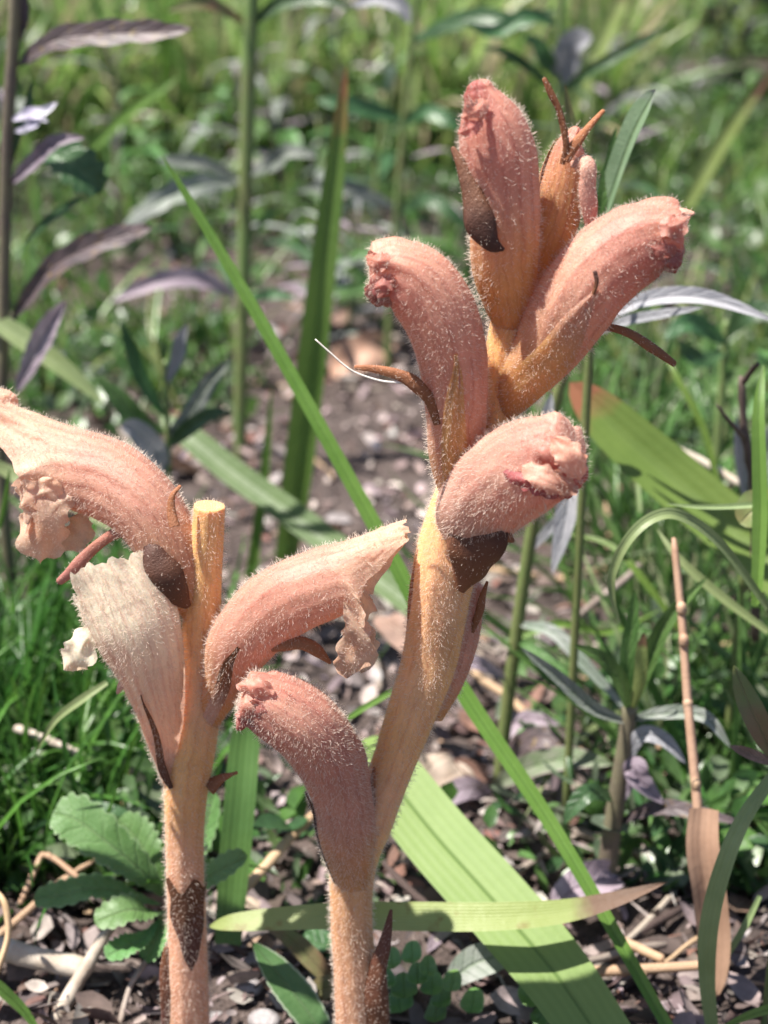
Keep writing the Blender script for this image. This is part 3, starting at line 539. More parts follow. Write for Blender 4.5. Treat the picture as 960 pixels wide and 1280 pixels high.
blade('grass_blade', 'tall upright green blade with a brown pointed tip behind the slanting blade', 'grass blade',
      [(352, 735, 0.335), (366, 640, 0.332), (384, 500, 0.330), (402, 350, 0.328), (420, 200, 0.328), (433, 80, 0.328)], 42, M_BLADE_TIP, prof='blade', n=50, fold=0.3)
blade('grass_blade', 'short narrow upright green blade beside the tall brown-tipped blade', 'grass blade',
      [(308, 760, 0.318), (318, 690, 0.318), (330, 600, 0.318), (340, 480, 0.318)], 17, M_BLADE, prof='blade', n=24, fold=0.5)
blade('grass_blade', 'broad green blade with an orange-brown tip sloping behind the taller stalk\'s hooded flowers', 'grass blade',
      [(1075, 790, 0.225), (1000, 735, 0.232), (920, 668, 0.240), (840, 600, 0.247), (770, 538, 0.252), (712, 478, 0.256)], 76, M_BLADE_TIP, prof='strap', n=40, fold=0.35, m=8)
blade('grass_blade', 'thin pale green blade arching over and hooking down to a yellow point', 'grass blade',
      [(960, 760, 0.200), (900, 680, 0.199), (850, 645, 0.197), (815, 648, 0.196), (785, 675, 0.195), (766, 715, 0.195), (766, 750, 0.195), (776, 780, 0.195)], 17, M_BLADE_GREY, prof='blade', n=44, fold=0.4)
blade('grass_blade', 'pale grey-green blade curving up beside the dry brown stem', 'grass blade',
      [(892, 1300, 0.176), (884, 1230, 0.176), (886, 1160, 0.176), (904, 1085, 0.177), (935, 1015, 0.179), (990, 945, 0.182), (1040, 905, 0.184)], 26, M_BLADE_GREY, prof='blade', n=40, fold=0.35)
blade('grass_blade', 'thin straight yellow-green blade lying level over the broad brown-tipped blade', 'grass blade',
      [(990, 625, 0.205), (935, 632, 0.206), (880, 634, 0.207), (832, 630, 0.208)], 9, M_BLADE_GREY, prof='blade', n=16, fold=0.5)
blade('grass_blade', 'small yellow-green blade curving out of the fine dark grass', 'grass blade',
      [(134, 853, 0.200), (100, 876, 0.199), (68, 902, 0.199), (44, 942, 0.199)], 12, M_BLADE_GREY, prof='blade', n=24, fold=0.4)
blade('grass_blade', 'light green blade pointing down at the grey stick', 'grass blade',
      [(-20, 1215, 0.178), (5, 1240, 0.178), (30, 1264, 0.178), (55, 1300, 0.177)], 16, M_BLADE, prof='blade', n=20, fold=0.3)
blade('grass_blade', 'broad green blade leaning behind the snapped stalk and tall brown-tipped blade', 'grass blade',
      [(520, 760, 0.29), (440, 700, 0.30), (360, 640, 0.31), (290, 590, 0.318), (235, 545, 0.325), (200, 520, 0.33)], 36, M_BLADE_DARK, prof='strap', n=30, fold=0.2)
blade('grass_blade', 'pale green blade crossing under the open flower with the long brown tooth', 'grass blade',
      [(210, 690, 0.240), (150, 655, 0.242), (90, 625, 0.245), (20, 595, 0.25), (-40, 560, 0.25)], 30, M_BLADE_GREY, prof='blade', n=24, fold=0.2)
blade('grass_blade', 'green strap leaf rising along the snapped stalk\'s foot into shade', 'grass blade',
      [(285, 1180, 0.196), (292, 1090, 0.200), (300, 1000, 0.204), (306, 930, 0.208), (312, 880, 0.21)], 40, M_BLADE_DARK, prof='strap', n=24, fold=0.2)
blade('grass_blade', 'thin green blade slanting between the two stalks below the frilled flower', 'grass blade',
      [(420, 908, 0.215), (460, 882, 0.214), (520, 850, 0.213), (590, 820, 0.213)], 9, M_BLADE, prof='blade', n=18, fold=0.4)
blade('grass_blade', 'yellowish blurred blade leaning in behind the upright grey-green leaves', 'grass blade',
      [(640, 260, 0.62), (690, 170, 0.61), (730, 100, 0.60), (775, 0, 0.60), (800, -60, 0.6)], 30, M_BLADE_YEL, prof='blade', n=18, fold=0.3)
blade('grass_blade', 'yellow-green blade leaning out of the far meadow grass beneath the dark shrub', 'grass blade',
      [(840, 290, 0.52), (880, 215, 0.515), (920, 150, 0.51), (980, 70, 0.50)], 26, M_BLADE_YEL, prof='blade', n=18, fold=0.3)
blade('grass_blade', 'stiff green blade leaning by the dark purple leaves', 'grass blade',
      [(110, 190, 0.52), (150, 150, 0.515), (190, 120, 0.51), (225, 95, 0.51)], 18, M_BLADE, prof='blade', n=16, fold=0.3)
blade('grass_blade', 'olive blade sloping below the pale mauve leaf to the clearing', 'grass blade',
      [(-30, 385, 0.30), (30, 425, 0.297), (85, 465, 0.294), (130, 505, 0.292)], 30, M_BLADE_GREY, prof='blade', n=20, fold=0.3)
for k, (pts, w, lab) in enumerate([
        ([(800, 640, .262), (790, 560, .27), (760, 510, .275), (720, 500, .28)], 9, 'thin arching green blade bowing above the broad brown-tipped blade'),
        ([(905, 640, .27), (880, 540, .275), (845, 470, .28), (830, 440, .285)], 10, 'thin green blade standing under the drooping curved brown calyx tooth'),
        ([(860, 800, .24), (800, 720, .245), (760, 680, .25), (700, 665, .255)], 10, 'thin green blade running under the hooking blade'),
        ([(960, 790, .215), (900, 745, .218), (850, 700, .221), (820, 660, .225)], 14, 'bright green blade below the broad brown-tipped blade'),
        ([(640, 800, .25), (700, 780, .252), (760, 790, .255), (830, 760, .26)], 12, 'dull green blade lying behind the olive herb stem'),
        ([(945, 760, .2), (950, 640, .205), (948, 520, .21), (955, 455, .215)], 22, 'bright green blade with yellow tip standing beside the dark twig'),
        ([(950, 1120, .19), (930, 1160, .189), (905, 1200, .188), (880, 1240, .187)], 10, 'slim dark green blade behind the curving grey-green blade'),
        ([(1000, 1255, .172), (950, 1265, .172), (900, 1285, .172)], 14, 'bright green blade tip beside the dry stem\'s foot'),
        ([(0, 660, .235), (8, 620, .234), (12, 585, .233)], 8, 'tiny upright yellow-green blade under the wide open upper lip')]):
    blade('grass_blade', lab, 'grass blade', pts, w, M_BLADE if k % 3 else M_BLADE_GREY, prof='blade', n=24, fold=0.45)
# wispy fibre, sticks, dry stem
o = prod('plant_fibre', [(394, 424, .1665), (412, 440, .1662), (438, 462, .1658), (468, 474, .1656), (492, 478, .1655), (512, 478, .166)], 2.0, 3.2, mat_leaf('fibre_white', (0.78, 0.74, 0.68), (0.7, 0.64, 0.56), 0.1, 0.6), n=24, m=5); tag(o, 'thin white fibre curling off the brown calyx tooth', 'fibre')
ds = empty('dead_stalk', gpt(888, 1285)); tag(ds, 'tan dry jointed straw standing in the grass, wrapped by a brown withered leaf', 'dead stalk')
prod('stem', [(888, 1300, .186), (882, 1180, .19), (872, 1010, .197), (860, 880, .203), (852, 770, .208), (842, 672, .212)], 15, 9, M_STRAW, ds, n=30, m=10)
for yy, xx, Yy in ((760, 852, .208), (800, 855, .206), (880, 860, .203), (980, 870, .198)): prod('node', [(xx, yy + 7, Yy), (xx, yy, Yy), (xx - 1, yy - 7, Yy)], 13.5, 12, M_STRAW, ds, n=5, m=10)
pleaf('leaf', [(880, 1010, .1925), (878, 1060, .1905), (886, 1120, .189), (892, 1180, .1875), (890, 1250, .186)], 48, mat_leaf('leaf_dry_wrap', (0.26, 0.14, 0.10), (0.33, 0.19, 0.14), 0.12, 0.7, stripes=5, nscale=90), ds, prof='strap', fold=0.5, wav=0.2, n=24)
def stick(name, label, cat, pts, w0, w1, mat, **kw): return tag(prod(name, pts, w0, w1, mat, rough=0.12, **kw), label, cat)
stick('stick', 'pale grey weathered stick lying below the crinkled rosette', 'stick', [(-30, 1180, .192), (20, 1190, .191), (70, 1203, .190), (112, 1212, .189)], 32, 28, M_TWIG, m=10)
stick('stick', 'flat tan stick slanting under the crinkled rosette', 'stick', [(55, 1300, .181), (90, 1240, .186), (125, 1180, .191), (140, 1155, .193)], 22, 14, M_TWIG, m=10)
stick('stick', 'pale jointed straw between the two stalks', 'stick', [(285, 1130, .203), (335, 1080, .210), (360, 1050, .214), (400, 1012, .220)], 15, 13, M_STRAW, m=10)
stick('stick', 'thin bent twig among the shaded litter by the rosette', 'stick', [(25, 1130, .207), (45, 1085, .213), (58, 1068, .214), (100, 1098, .208)], 8, 7, M_STRAW)
stick('stick', 'thin grey twig at the snapped stalk\'s foot', 'stick', [(150, 1280, .182), (162, 1235, .186), (176, 1212, .188), (188, 1192, .190)], 8, 6, M_TWIG)
stick('stick', 'slim tan curved straw leaning over the pale grey stick', 'stick', [(-6, 1220, .181), (10, 1170, .184), (6, 1130, .186), (-10, 1110, .188)], 9, 8, M_STRAW)
stick('stick', 'long pale straw lying under the broad brown-tipped blade', 'stick', [(780, 530, .285), (820, 550, .282), (880, 578, .278), (930, 608, .272)], 11, 9, M_TWIG)
stick('stick', 'grey straw leaning behind the small upright herb', 'stick', [(690, 800, .262), (735, 760, .266), (780, 725, .272), (800, 705, .275)], 10, 9, M_TWIG)
stick('stick', 'pale split straw lying by the slanting blade', 'stick', [(765, 1170, .196), (800, 1186, .194), (830, 1200, .192)], 13, 11, M_STRAW)
stick('stick', 'pale tan straw in the shaded litter behind the snapped stalk', 'stick', [(20, 910, .236), (60, 925, .232), (105, 945, .228)], 11, 9, M_TWIG)
stick('stick', 'small upright straw stub above the rosette', 'stick', [(156, 1010, .226), (158, 985, .227), (162, 962, .227)], 10, 8, M_STRAW)
tw = empty('dead_twig', gpt(945, 800)); tag(tw, 'dark dead twig with side knots standing among the grass', 'twig')
prod('stem', [(944, 800, .236), (944, 690, .237), (940, 600, .238), (930, 530, .238), (926, 470, .238)], 13, 9, M_TWIGD, tw, rough=0.2)
prod('side_twig', [(934, 550, .238), (915, 530, .236), (895, 505, .235)], 8, 4, M_TWIGD, tw, rough=0.2)
prod('side_twig', [(928, 480, .238), (940, 462, .236), (948, 455, .234)], 8, 6, M_TWIGD, tw, rough=0.2)

# ------------------------------------------------------------------ herbs built leaf by leaf
def herb(label, stem_pts, w0, w1, leaves, smat=M_HSTEM, cat='herb', name='herb', group=None):
    b = P3([stem_pts[0]])[0]; b[2] = gz(b[0], b[1]); r = empty(name, b); tag(r, label, cat, group)
    P = P3(stem_pts); P = np.vstack([[P[0][0], P[0][1], gz(P[0][0], P[0][1]) - 0.002], P]) if P[0][2] > 0.004 else P
    s0 = pxs(stem_pts[0][1], stem_pts[0][2]); V, F, uv = rod_geo(P, w0 * .5 * s0, w1 * .5 * s0, n=30); obj('stem', V, F, smat, r, uv)
    for L in leaves:
        pts, w, mat = L[:3]; kw = L[3] if len(L) > 3 else {}; kw = {**dict(prof='lance', fold=0.25, wav=0.08, n=26, serr=(7, 0.12)), **kw}
        pleaf('leaf', pts, w, mat, r, **kw)
    return r
herb('purple-stemmed herb with dark purple toothed leaves and a small pale violet flower', [(2, 600, .30), (4, 420, .30), (8, 200, .30), (16, 60, .30), (22, -60, .30)], 17, 14, [
    ([(22, 82, .30), (70, 50, .298), (140, 42, .296), (200, 40, .294), (240, 36, .293)], 50, M_PURPLE, dict(serr=(5, .2))),
    ([(14, 402, .30), (60, 340, .297), (110, 310, .294), (160, 292, .292), (192, 284, .291)], 48, M_PURPLE, dict(serr=(5, .18))),
    ([(14, 230, .30), (40, 205, .296), (70, 178, .294), (106, 172, .292)], 34, M_MAUVE, dict(fold=.5)),
    ([(20, 490, .295), (45, 440, .292), (65, 405, .290), (84, 374, .288)], 44, M_MAUVE, dict(wav=.2)),
    ([(30, 305, .30), (60, 275, .298), (85, 258, .296), (105, 246, .295)], 18, M_DARKG, {}),
    ([(60, 190, .305), (85, 200, .303), (110, 222, .302), (128, 240, .302)], 60, M_DARKG, dict(prof='ovate', serr=(5, .25))),
    ([(14, 210, .30), (24, 160, .30), (36, 130, .30), (40, 100, .30)], 16, M_DARKG, {}),
    ([(18, 60, .30), (30, 20, .30), (28, -20, .30)], 20, M_PURPLE, {}),
    ([(16, 150, .298), (36, 142, .295), (55, 140, .294), (72, 128, .293)], 22, M_WHITE, dict(serr=None, wav=.3)),
    ([(20, 165, .298), (36, 158, .295), (50, 150, .294), (60, 152, .293)], 20, M_WHITE, dict(serr=None, wav=.3)),
    ([(6, 300, .30), (-20, 270, .30), (-50, 260, .30)], 30, M_PURPLE, {}),
], M_HSTEMP)
herb('tall green-stemmed herb with grey and mauve toothed leaves behind the slanting blade', [(300, 520, .42), (304, 380, .42), (308, 200, .42), (312, 60, .42), (318, -60, .42)], 17, 19, [
    ([(300, 222, .42), (255, 205, .415), (225, 202, .412), (196, 200, .41)], 30, M_GREY, {}),
    ([(296, 228, .42), (250, 232, .41), (200, 252, .405), (150, 288, .40)], 46, M_GREY, dict(serr=(5, .25))),
    ([(306, 218, .42), (340, 205, .415), (362, 190, .412), (396, 196, .41)], 34, M_GREY, {}),
    ([(296, 370, .42), (250, 350, .412), (200, 352, .408), (136, 378, .405)], 40, M_MAUVE, dict(fold=.4)),
    ([(304, 375, .42), (340, 368, .415), (370, 374, .412)], 22, M_DARKG, {}),
    ([(308, 30, .42), (270, 8, .415), (240, 6, .412), (208, 14, .41)], 26, M_REDG, {}),
    ([(314, 32, .42), (350, 6, .418), (395, -2, .414), (440, 12, .41)], 34, M_DARKG, dict(fold=.5)),
    ([(440, 8, .41), (470, -2, .408), (500, 8, .406), (512, 30, .405)], 36, M_SILVER, dict(fold=.4)),
    ([(314, 300, .42), (335, 270, .42), (350, 262, .42)], 12, M_GREEN, {}),
])
herb('dark green herb with arching glossy leaves behind the topmost bud', [(486, 420, .50), (495, 280, .50), (508, 120, .50), (520, 0, .50), (530, -80, .50)], 10, 8, [
    ([(510, 55, .50), (550, 35, .495), (600, 20, .49), (650, 28, .485), (705, 8, .48)], 34, M_DARKG, {}),
    ([(506, 150, .50), (470, 140, .495), (430, 130, .49), (395, 126, .49)], 36, M_DARKG, {}),
    ([(500, 160, .50), (530, 140, .495), (560, 150, .49), (590, 168, .49)], 30, M_DARKG, {}),
    ([(498, 262, .50), (460, 245, .495), (420, 232, .49), (366, 240, .485)], 32, M_GREY, {}),
    ([(498, 268, .50), (530, 250, .495), (560, 262, .49), (590, 290, .49)], 30, M_DARKG, {}),
    ([(492, 330, .50), (470, 350, .495), (440, 365, .49), (405, 362, .49)], 26, M_GREEN, {}),
])
herb('dark stemmed herb with straight narrow leaves spread beside the topmost bud', [(692, 330, .44), (696, 240, .44), (698, 120, .44), (700, 0, .44), (700, -60, .44)], 10, 8, [
    ([(702, 118, .44), (740, 88, .437), (790, 60, .434), (846, 26, .43)], 24, M_DARKG, dict(fold=.5)),
    ([(696, 112, .44), (660, 85, .437), (635, 68, .434), (600, 58, .43)], 22, M_DARKG, dict(fold=.5)),
    ([(698, 100, .44), (680, 70, .437), (668, 55, .434), (655, 48, .43)], 34, M_DARKG, {}),
    ([(698, 105, .44), (712, 70, .437), (722, 55, .434), (740, 48, .43)], 44, M_SILVER, dict(prof='ovate')),
    ([(698, 30, .44), (660, 20, .437), (620, 40, .434), (580, 30, .43)], 30, M_DARKG, {}),
])
herb('upright cluster of downy grey-green narrow leaves behind the small bud', [(735, 470, .232), (738, 400, .232), (742, 330, .232), (744, 290, .232)], 12, 9, [
    ([(744, 300, .232), (765, 240, .230), (790, 170, .227), (820, 112, .225)], 40, mat_leaf('leaf_downy', (0.14, 0.21, 0.11), (0.19, 0.26, 0.15), 0.3, 0.6, rib=(0.09, 0.14, 0.05), ribw=0.1, tip=(0.24, 0.21, 0.25), tip0=0.93), dict(prof='strap', serr=None, fold=.35, hint=(-.75, -.55, .5))),
    ([(742, 300, .232), (752, 250, .231), (762, 205, .231), (770, 158, .231)], 22, M_GREEN, dict(serr=None)),
    ([(736, 300, .234), (726, 230, .235), (716, 170, .236), (706, 104, .236)], 24, M_REDG, dict(serr=None)),
    ([(742, 320, .230), (738, 260, .230), (745, 215, .230)], 14, M_GREEN, dict(serr=None)),
    ([(738, 380, .232), (722, 320, .230), (712, 300, .229), (700, 260, .229)], 34, M_SILVER, dict(serr=None)),
])
herb('olive-stemmed herb with silvery drooping leaves behind the taller stalk\'s dark-bracted flower', [(615, 1070, .245), (632, 900, .245), (650, 760, .245), (672, 620, .245), (700, 480, .245), (730, 420, .245)], 17, 12, [
    ([(735, 412, .245), (790, 380, .240), (850, 370, .236), (905, 378, .234), (970, 402, .232)], 34, M_SILVER, dict(serr=None, fold=.45)),
    ([(738, 420, .243), (780, 402, .238), (830, 392, .234), (880, 384, .232)], 20, M_SILVER, dict(serr=None)),
    ([(700, 520, .242), (712, 570, .236), (708, 640, .233), (690, 718, .231)], 44, M_SILVER, dict(serr=None, fold=.2)),
    ([(668, 640, .245), (676, 560, .242), (684, 520, .240), (690, 490, .24)], 26, M_SILVER, dict(serr=None)),
    ([(660, 690, .245), (700, 650, .242), (735, 635, .24)], 22, M_SILVER, dict(serr=None)),
    ([(646, 780, .245), (690, 790, .240), (730, 830, .236), (790, 895, .232)], 28, M_GREY, dict(serr=None, fold=.5)),
    ([(644, 800, .245), (680, 820, .241), (710, 850, .238), (745, 882, .236)], 24, M_GREEN, dict(serr=None)),
    ([(634, 850, .245), (600, 830, .24), (575, 826, .24), (550, 818, .24)], 28, M_MAUVE, dict(serr=None)),
    ([(616, 985, .243), (660, 960, .238), (710, 948, .234), (766, 956, .231)], 50, mat_leaf('leaf_mauve_green', (0.15, 0.19, 0.10), (0.20, 0.21, 0.15), 0.25, 0.55, rib=(0.08, 0.13, 0.04), veins=6, edge=(0.26, 0.19, 0.20), vary=0.05), dict(serr=None, fold=.35)),
    ([(618, 960, .245), (660, 925, .24), (700, 930, .237), (745, 985, .234)], 40, M_PURPLE, dict(serr=None)),
    ([(618, 1000, .245), (590, 985, .24), (560, 995, .237), (520, 1022, .235)], 44, M_MAUVE, dict(serr=None)),
    ([(618, 940, .245), (650, 900, .25), (700, 905, .25)], 30, M_MAUVE, dict(serr=None)),
], M_HSTEM)
herb('small upright green herb with a star of narrow leaves, beside the dry jointed straw', [(752, 1130, .213), (768, 1020, .213), (782, 930, .213), (788, 880, .213)], 26, 18, [
    ([(786, 890, .213), (775, 850, .210), (750, 822, .208), (716, 806, .207)], 30, M_GREEN, dict(serr=None)),
    ([(788, 888, .213), (784, 830, .212), (790, 780, .212), (794, 736, .212)], 28, M_GREEN, dict(serr=None)),
    ([(790, 888, .213), (810, 830, .211), (836, 775, .21), (885, 720, .209)], 34, M_GREEN, dict(serr=None, fold=.5)),
    ([(790, 890, .213), (800, 850, .209), (802, 815, .208), (805, 790, .208)], 24, M_BLADE_YEL, dict(serr=None)),
    ([(788, 900, .213), (830, 892, .21), (880, 896, .207), (914, 935, .205)], 30, M_GREY, dict(serr=None, fold=.5)),
    ([(786, 905, .213), (740, 885, .21), (700, 850, .209), (650, 808, .208)], 30, M_GREY, dict(serr=None, fold=.5)),
    ([(780, 960, .213), (800, 920, .211), (830, 925, .21), (858, 955, .209)], 30, M_SILVER, dict(serr=None)),
    ([(770, 1030, .213), (820, 1010, .21), (870, 1015, .207), (930, 1030, .205)], 30, M_PURPLE, dict(serr=None)),
    ([(772, 1010, .213), (790, 960, .211), (800, 975, .21), (830, 1005, .209)], 44, M_MAUVE, dict(serr=None)),
    ([(774, 1000, .213), (740, 990, .21), (720, 1005, .209), (705, 1030, .208)], 34, M_DARKG, dict(serr=None)),
], M_HSTEMP)
herb('low rosette of crinkled bright green leaves with scalloped edges, behind the snapped stalk', [(210, 1185, .197), (206, 1160, .198), (204, 1140, .198)], 14, 12, [
    ([(204, 1120, .198), (180, 1092, .197), (140, 1058, .197), (95, 1025, .199), (66, 1016, .20)], 67, M_CRENATE, dict(prof='obov', serr=(11, .17), n=100, m=10, hint=(-.3, -.55, 1), fold=.2)),
    ([(206, 1115, .200), (190, 1080, .201), (172, 1050, .203), (146, 1024, .205)], 58, M_CRENATE, dict(prof='obov', serr=(11, .17), n=100, m=10, hint=(-.3, -.55, 1))),
    ([(200, 1130, .197), (160, 1118, .195), (120, 1110, .194), (80, 1118, .193), (42, 1124, .193)], 44, M_CRENATE, dict(prof='obov', serr=(11, .17), n=100, m=10, hint=(-.3, -.55, 1))),
    ([(204, 1140, .195), (185, 1140, .192), (160, 1138, .190), (118, 1152, .188)], 49, M_CRENATE, dict(prof='obov', serr=(11, .17), n=100, m=10, hint=(-.3, -.55, 1))),
    ([(210, 1135, .197), (240, 1110, .196), (268, 1092, .195), (310, 1070, .195)], 41, M_CRENATE, dict(prof='obov', serr=(11, .17), n=100, m=10, hint=(-.3, -.55, 1))),
    ([(212, 1120, .20), (235, 1080, .202), (255, 1040, .204), (268, 990, .206)], 42, M_CRENATE, dict(prof='obov', serr=(11, .17), n=100, m=10, hint=(-.3, -.55, 1))),
    ([(206, 1150, .194), (200, 1160, .192), (194, 1178, .190), (180, 1200, .189)], 39, M_CRENATE, dict(prof='obov', serr=(11, .17), n=100, m=10, hint=(-.3, -.55, 1))),
    ([(200, 1150, .193), (180, 1172, .19), (160, 1182, .188), (132, 1196, .186)], 39, M_CRENATE, dict(prof='obov', serr=(11, .17), n=100, m=10, hint=(-.3, -.55, 1))),
    ([(196, 1060, .206), (160, 1040, .207), (120, 1020, .209), (66, 1014, .211)], 60, M_DARKG, dict(prof='lance', serr=None)),
])
rl = [(480, 1222, 30), (455, 1240, 34), (505, 1232, 34), (522, 1215, 26), (540, 1228, 30), (500, 1250, 36), (470, 1262, 30), (535, 1205, 22), (565, 1224, 26), (552, 1244, 28), (515, 1188, 26), (490, 1195, 24), (590, 1250, 32), (661, 1238, 30), (677, 1264, 28), (545, 1262, 30), (470, 1205, 24)]
RL = [([(x + (x - 520) * -.06, y + 16, .1815), (x, y + 6, .1828), (x + (x - 520) * .05, y - w * .5, .1865)], w * 1.0, M_ROUND, dict(prof='ovate', serr=None, fold=.15, n=16, wav=.05, hint=(-.2 + .3 * math.sin(x), -.6, 1))) for x, y, w in rl]
herb('creeping plant of small rounded bright green leaves at the foot of the taller stalk', [(520, 1290, .186), (515, 1262, .186), (512, 1240, .186)], 8, 6,
     RL + [([(560, 1228, .188), (590, 1206, .1885), (620, 1196, .189), (648, 1192, .1895)], 42, M_GREY, dict(serr=None, prof='ovate'))], M_HSTEM)
herb('low plant with a pale-edged pointed leaf and a reddish leaf between the two stalks', [(440, 1310, .181), (430, 1290, .182)], 10, 10, [
    ([(420, 1320, .180), (385, 1265, .183), (350, 1220, .186), (316, 1178, .189)], 62, M_EDGED, dict(serr=(14, .06), n=40)),
    ([(425, 1240, .190), (395, 1205, .192), (365, 1175, .194), (328, 1155, .196)], 36, M_REDG, dict(serr=None)),
    ([(440, 1235, .188), (420, 1232, .188), (400, 1238, .188), (386, 1250, .188)], 30, M_REDG, dict(serr=None, prof='ovate')),
    ([(430, 1190, .196), (400, 1180, .2), (370, 1170, .203)], 50, M_DARKG, dict(serr=None)),
], M_HSTEM)
herb('plant with a rusty-green pointed leaf at the dry stem, by the curving blade', [(985, 1010, .18), (975, 960, .18), (965, 930, .18)], 10, 8, [
    ([(968, 950, .18), (950, 910, .18), (932, 870, .181), (918, 832, .182)], 44, M_REDG, dict(serr=None)),
    ([(975, 955, .18), (950, 948, .179), (930, 940, .178), (912, 932, .178)], 22, M_DRY, dict(serr=None)),
    ([(975, 650, .21), (955, 635, .209), (940, 640, .208), (925, 655, .208)], 50, M_REDG, dict(serr=None, prof='ovate')),
], M_HSTEM)
herb('dark-leaved herb at the edge of the clearing by the silvery leaf', [(900, 520, .33), (905, 450, .33), (908, 400, .33)], 12, 9, [
    ([(908, 430, .33), (880, 410, .325), (855, 405, .322), (830, 425, .32)], 40, M_DARKG, {}),
    ([(908, 420, .33), (930, 395, .326), (955, 390, .324), (985, 400, .32)], 44, M_DARKG, {}),
    ([(906, 440, .33), (880, 450, .326), (860, 440, .324), (845, 425, .322)], 34, M_DARKG, {}),
    ([(904, 470, .33), (935, 470, .326), (960, 460, .324)], 40, M_GREEN, {}),
])
herb('pale bluish-green leaf pair growing beside the dark dead twig', [(930, 700, .25), (938, 640, .25), (942, 600, .25)], 10, 8, [
    ([(936, 640, .25), (928, 590, .249), (924, 560, .248), (920, 520, .247)], 22, M_SILVER, dict(serr=None)),
    ([(942, 640, .25), (952, 590, .249), (960, 560, .248), (972, 520, .247)], 46, M_GREY, dict(serr=None)),
])
herb('young herb with blue-green blunt leaves in the clearing behind the wide open flower', [(212, 640, .30), (210, 560, .30), (208, 500, .30), (206, 450, .30)], 9, 7, [
    ([(208, 590, .30), (190, 560, .296), (170, 540, .294), (150, 532, .292)], 34, M_SILVER, dict(serr=None, prof='ovate')),
    ([(210, 545, .30), (235, 520, .298), (262, 480, .296), (290, 448, .294)], 34, M_GREY, dict(serr=None)),
    ([(206, 520, .30), (180, 480, .298), (165, 440, .296), (150, 400, .295)], 26, M_DARKG, dict(serr=None)),
    ([(208, 560, .30), (230, 540, .297), (260, 520, .296), (290, 515, .295)], 30, M_DARKG, dict(serr=None)),
    ([(208, 480, .30), (222, 445, .298), (226, 425, .297), (234, 405, .296)], 26, M_SILVER, dict(serr=None)),
    ([(206, 540, .30), (175, 530, .297), (150, 500, .296), (120, 470, .295)], 40, M_GREEN, dict(serr=None)),
])
# pale dry leaves that catch the sun
def dryleaf(label, pts, w, mat, **kw): return tag(pleaf('dry_leaf', pts, w, mat, **{**dict(prof='ovate', wav=.35, fold=.3, n=20), **kw}), label, 'dry leaf')
dryleaf('bright pinkish-tan dry leaf behind the taller stalk\'s bend', [(496, 980, .236), (530, 970, .24), (565, 975, .242), (600, 990, .242)], 62, M_DRYPALE)
dryleaf('small orange-tan dry leaf curled beside the broad pale leaf', [(488, 1105, .222), (505, 1098, .223), (525, 1096, .223), (548, 1104, .223)], 30, M_DRYPALE)
dryleaf('dark reddish withered leaf standing at the pale-edged leaf', [(350, 1262, .196), (330, 1225, .198), (318, 1195, .20), (308, 1165, .203)], 60, M_DRY, prof='strap')
dryleaf('reddish-brown dry leaf lying in sun behind the white fibre', [(410, 470, .50), (440, 448, .50), (470, 440, .50), (500, 455, .50)], 50, mat_leaf('leaf_dry_red', (0.36, 0.19, 0.14), (0.42, 0.25, 0.19), 0.1, 0.7))
dryleaf('brown dry leaf lying behind the frilled flower\'s lower lip', [(470, 770, .262), (500, 790, .256), (530, 820, .252), (560, 850, .25)], 40, M_DRY)
dryleaf('dull mauve dry leaf lying under the torn brown leaf tip', [(690, 1135, .205), (720, 1110, .208), (750, 1100, .21), (775, 1098, .212)], 46, M_MAUVE)
for k, (x, y, w, lab) in enumerate([(580, 1105, 22, 'small rounded stone beside the broad pale leaf'), (310, 1245, 34, 'grey stone between the snapped stalk and reddish leaf'), (330, 1282, 40, 'grey stone half sunk beside the taller stalk'), (270, 1280, 36, 'grey stone against the snapped stalk\'s foot')]):
    c0 = gpt(x, y); s_ = pxs(y, c0[1]); a = np.linspace(0.02, math.pi - 0.02, 12)[:, None]; b = np.arange(16)[None] * 2 * math.pi / 16
    D = np.stack(np.broadcast_arrays(np.sin(a) * np.cos(b), np.sin(a) * np.sin(b), np.cos(a) + 0 * b), -1); V = c0 + D * np.array([1, .8, .6]) * w * .55 * s_
    V = c0 + (V - c0) * (1 + .16 * noise(V, 420, k))[..., None]; tag(obj('stone', V, grid_faces(12, 16, True), M_STONE, origin=c0), lab, 'stone')

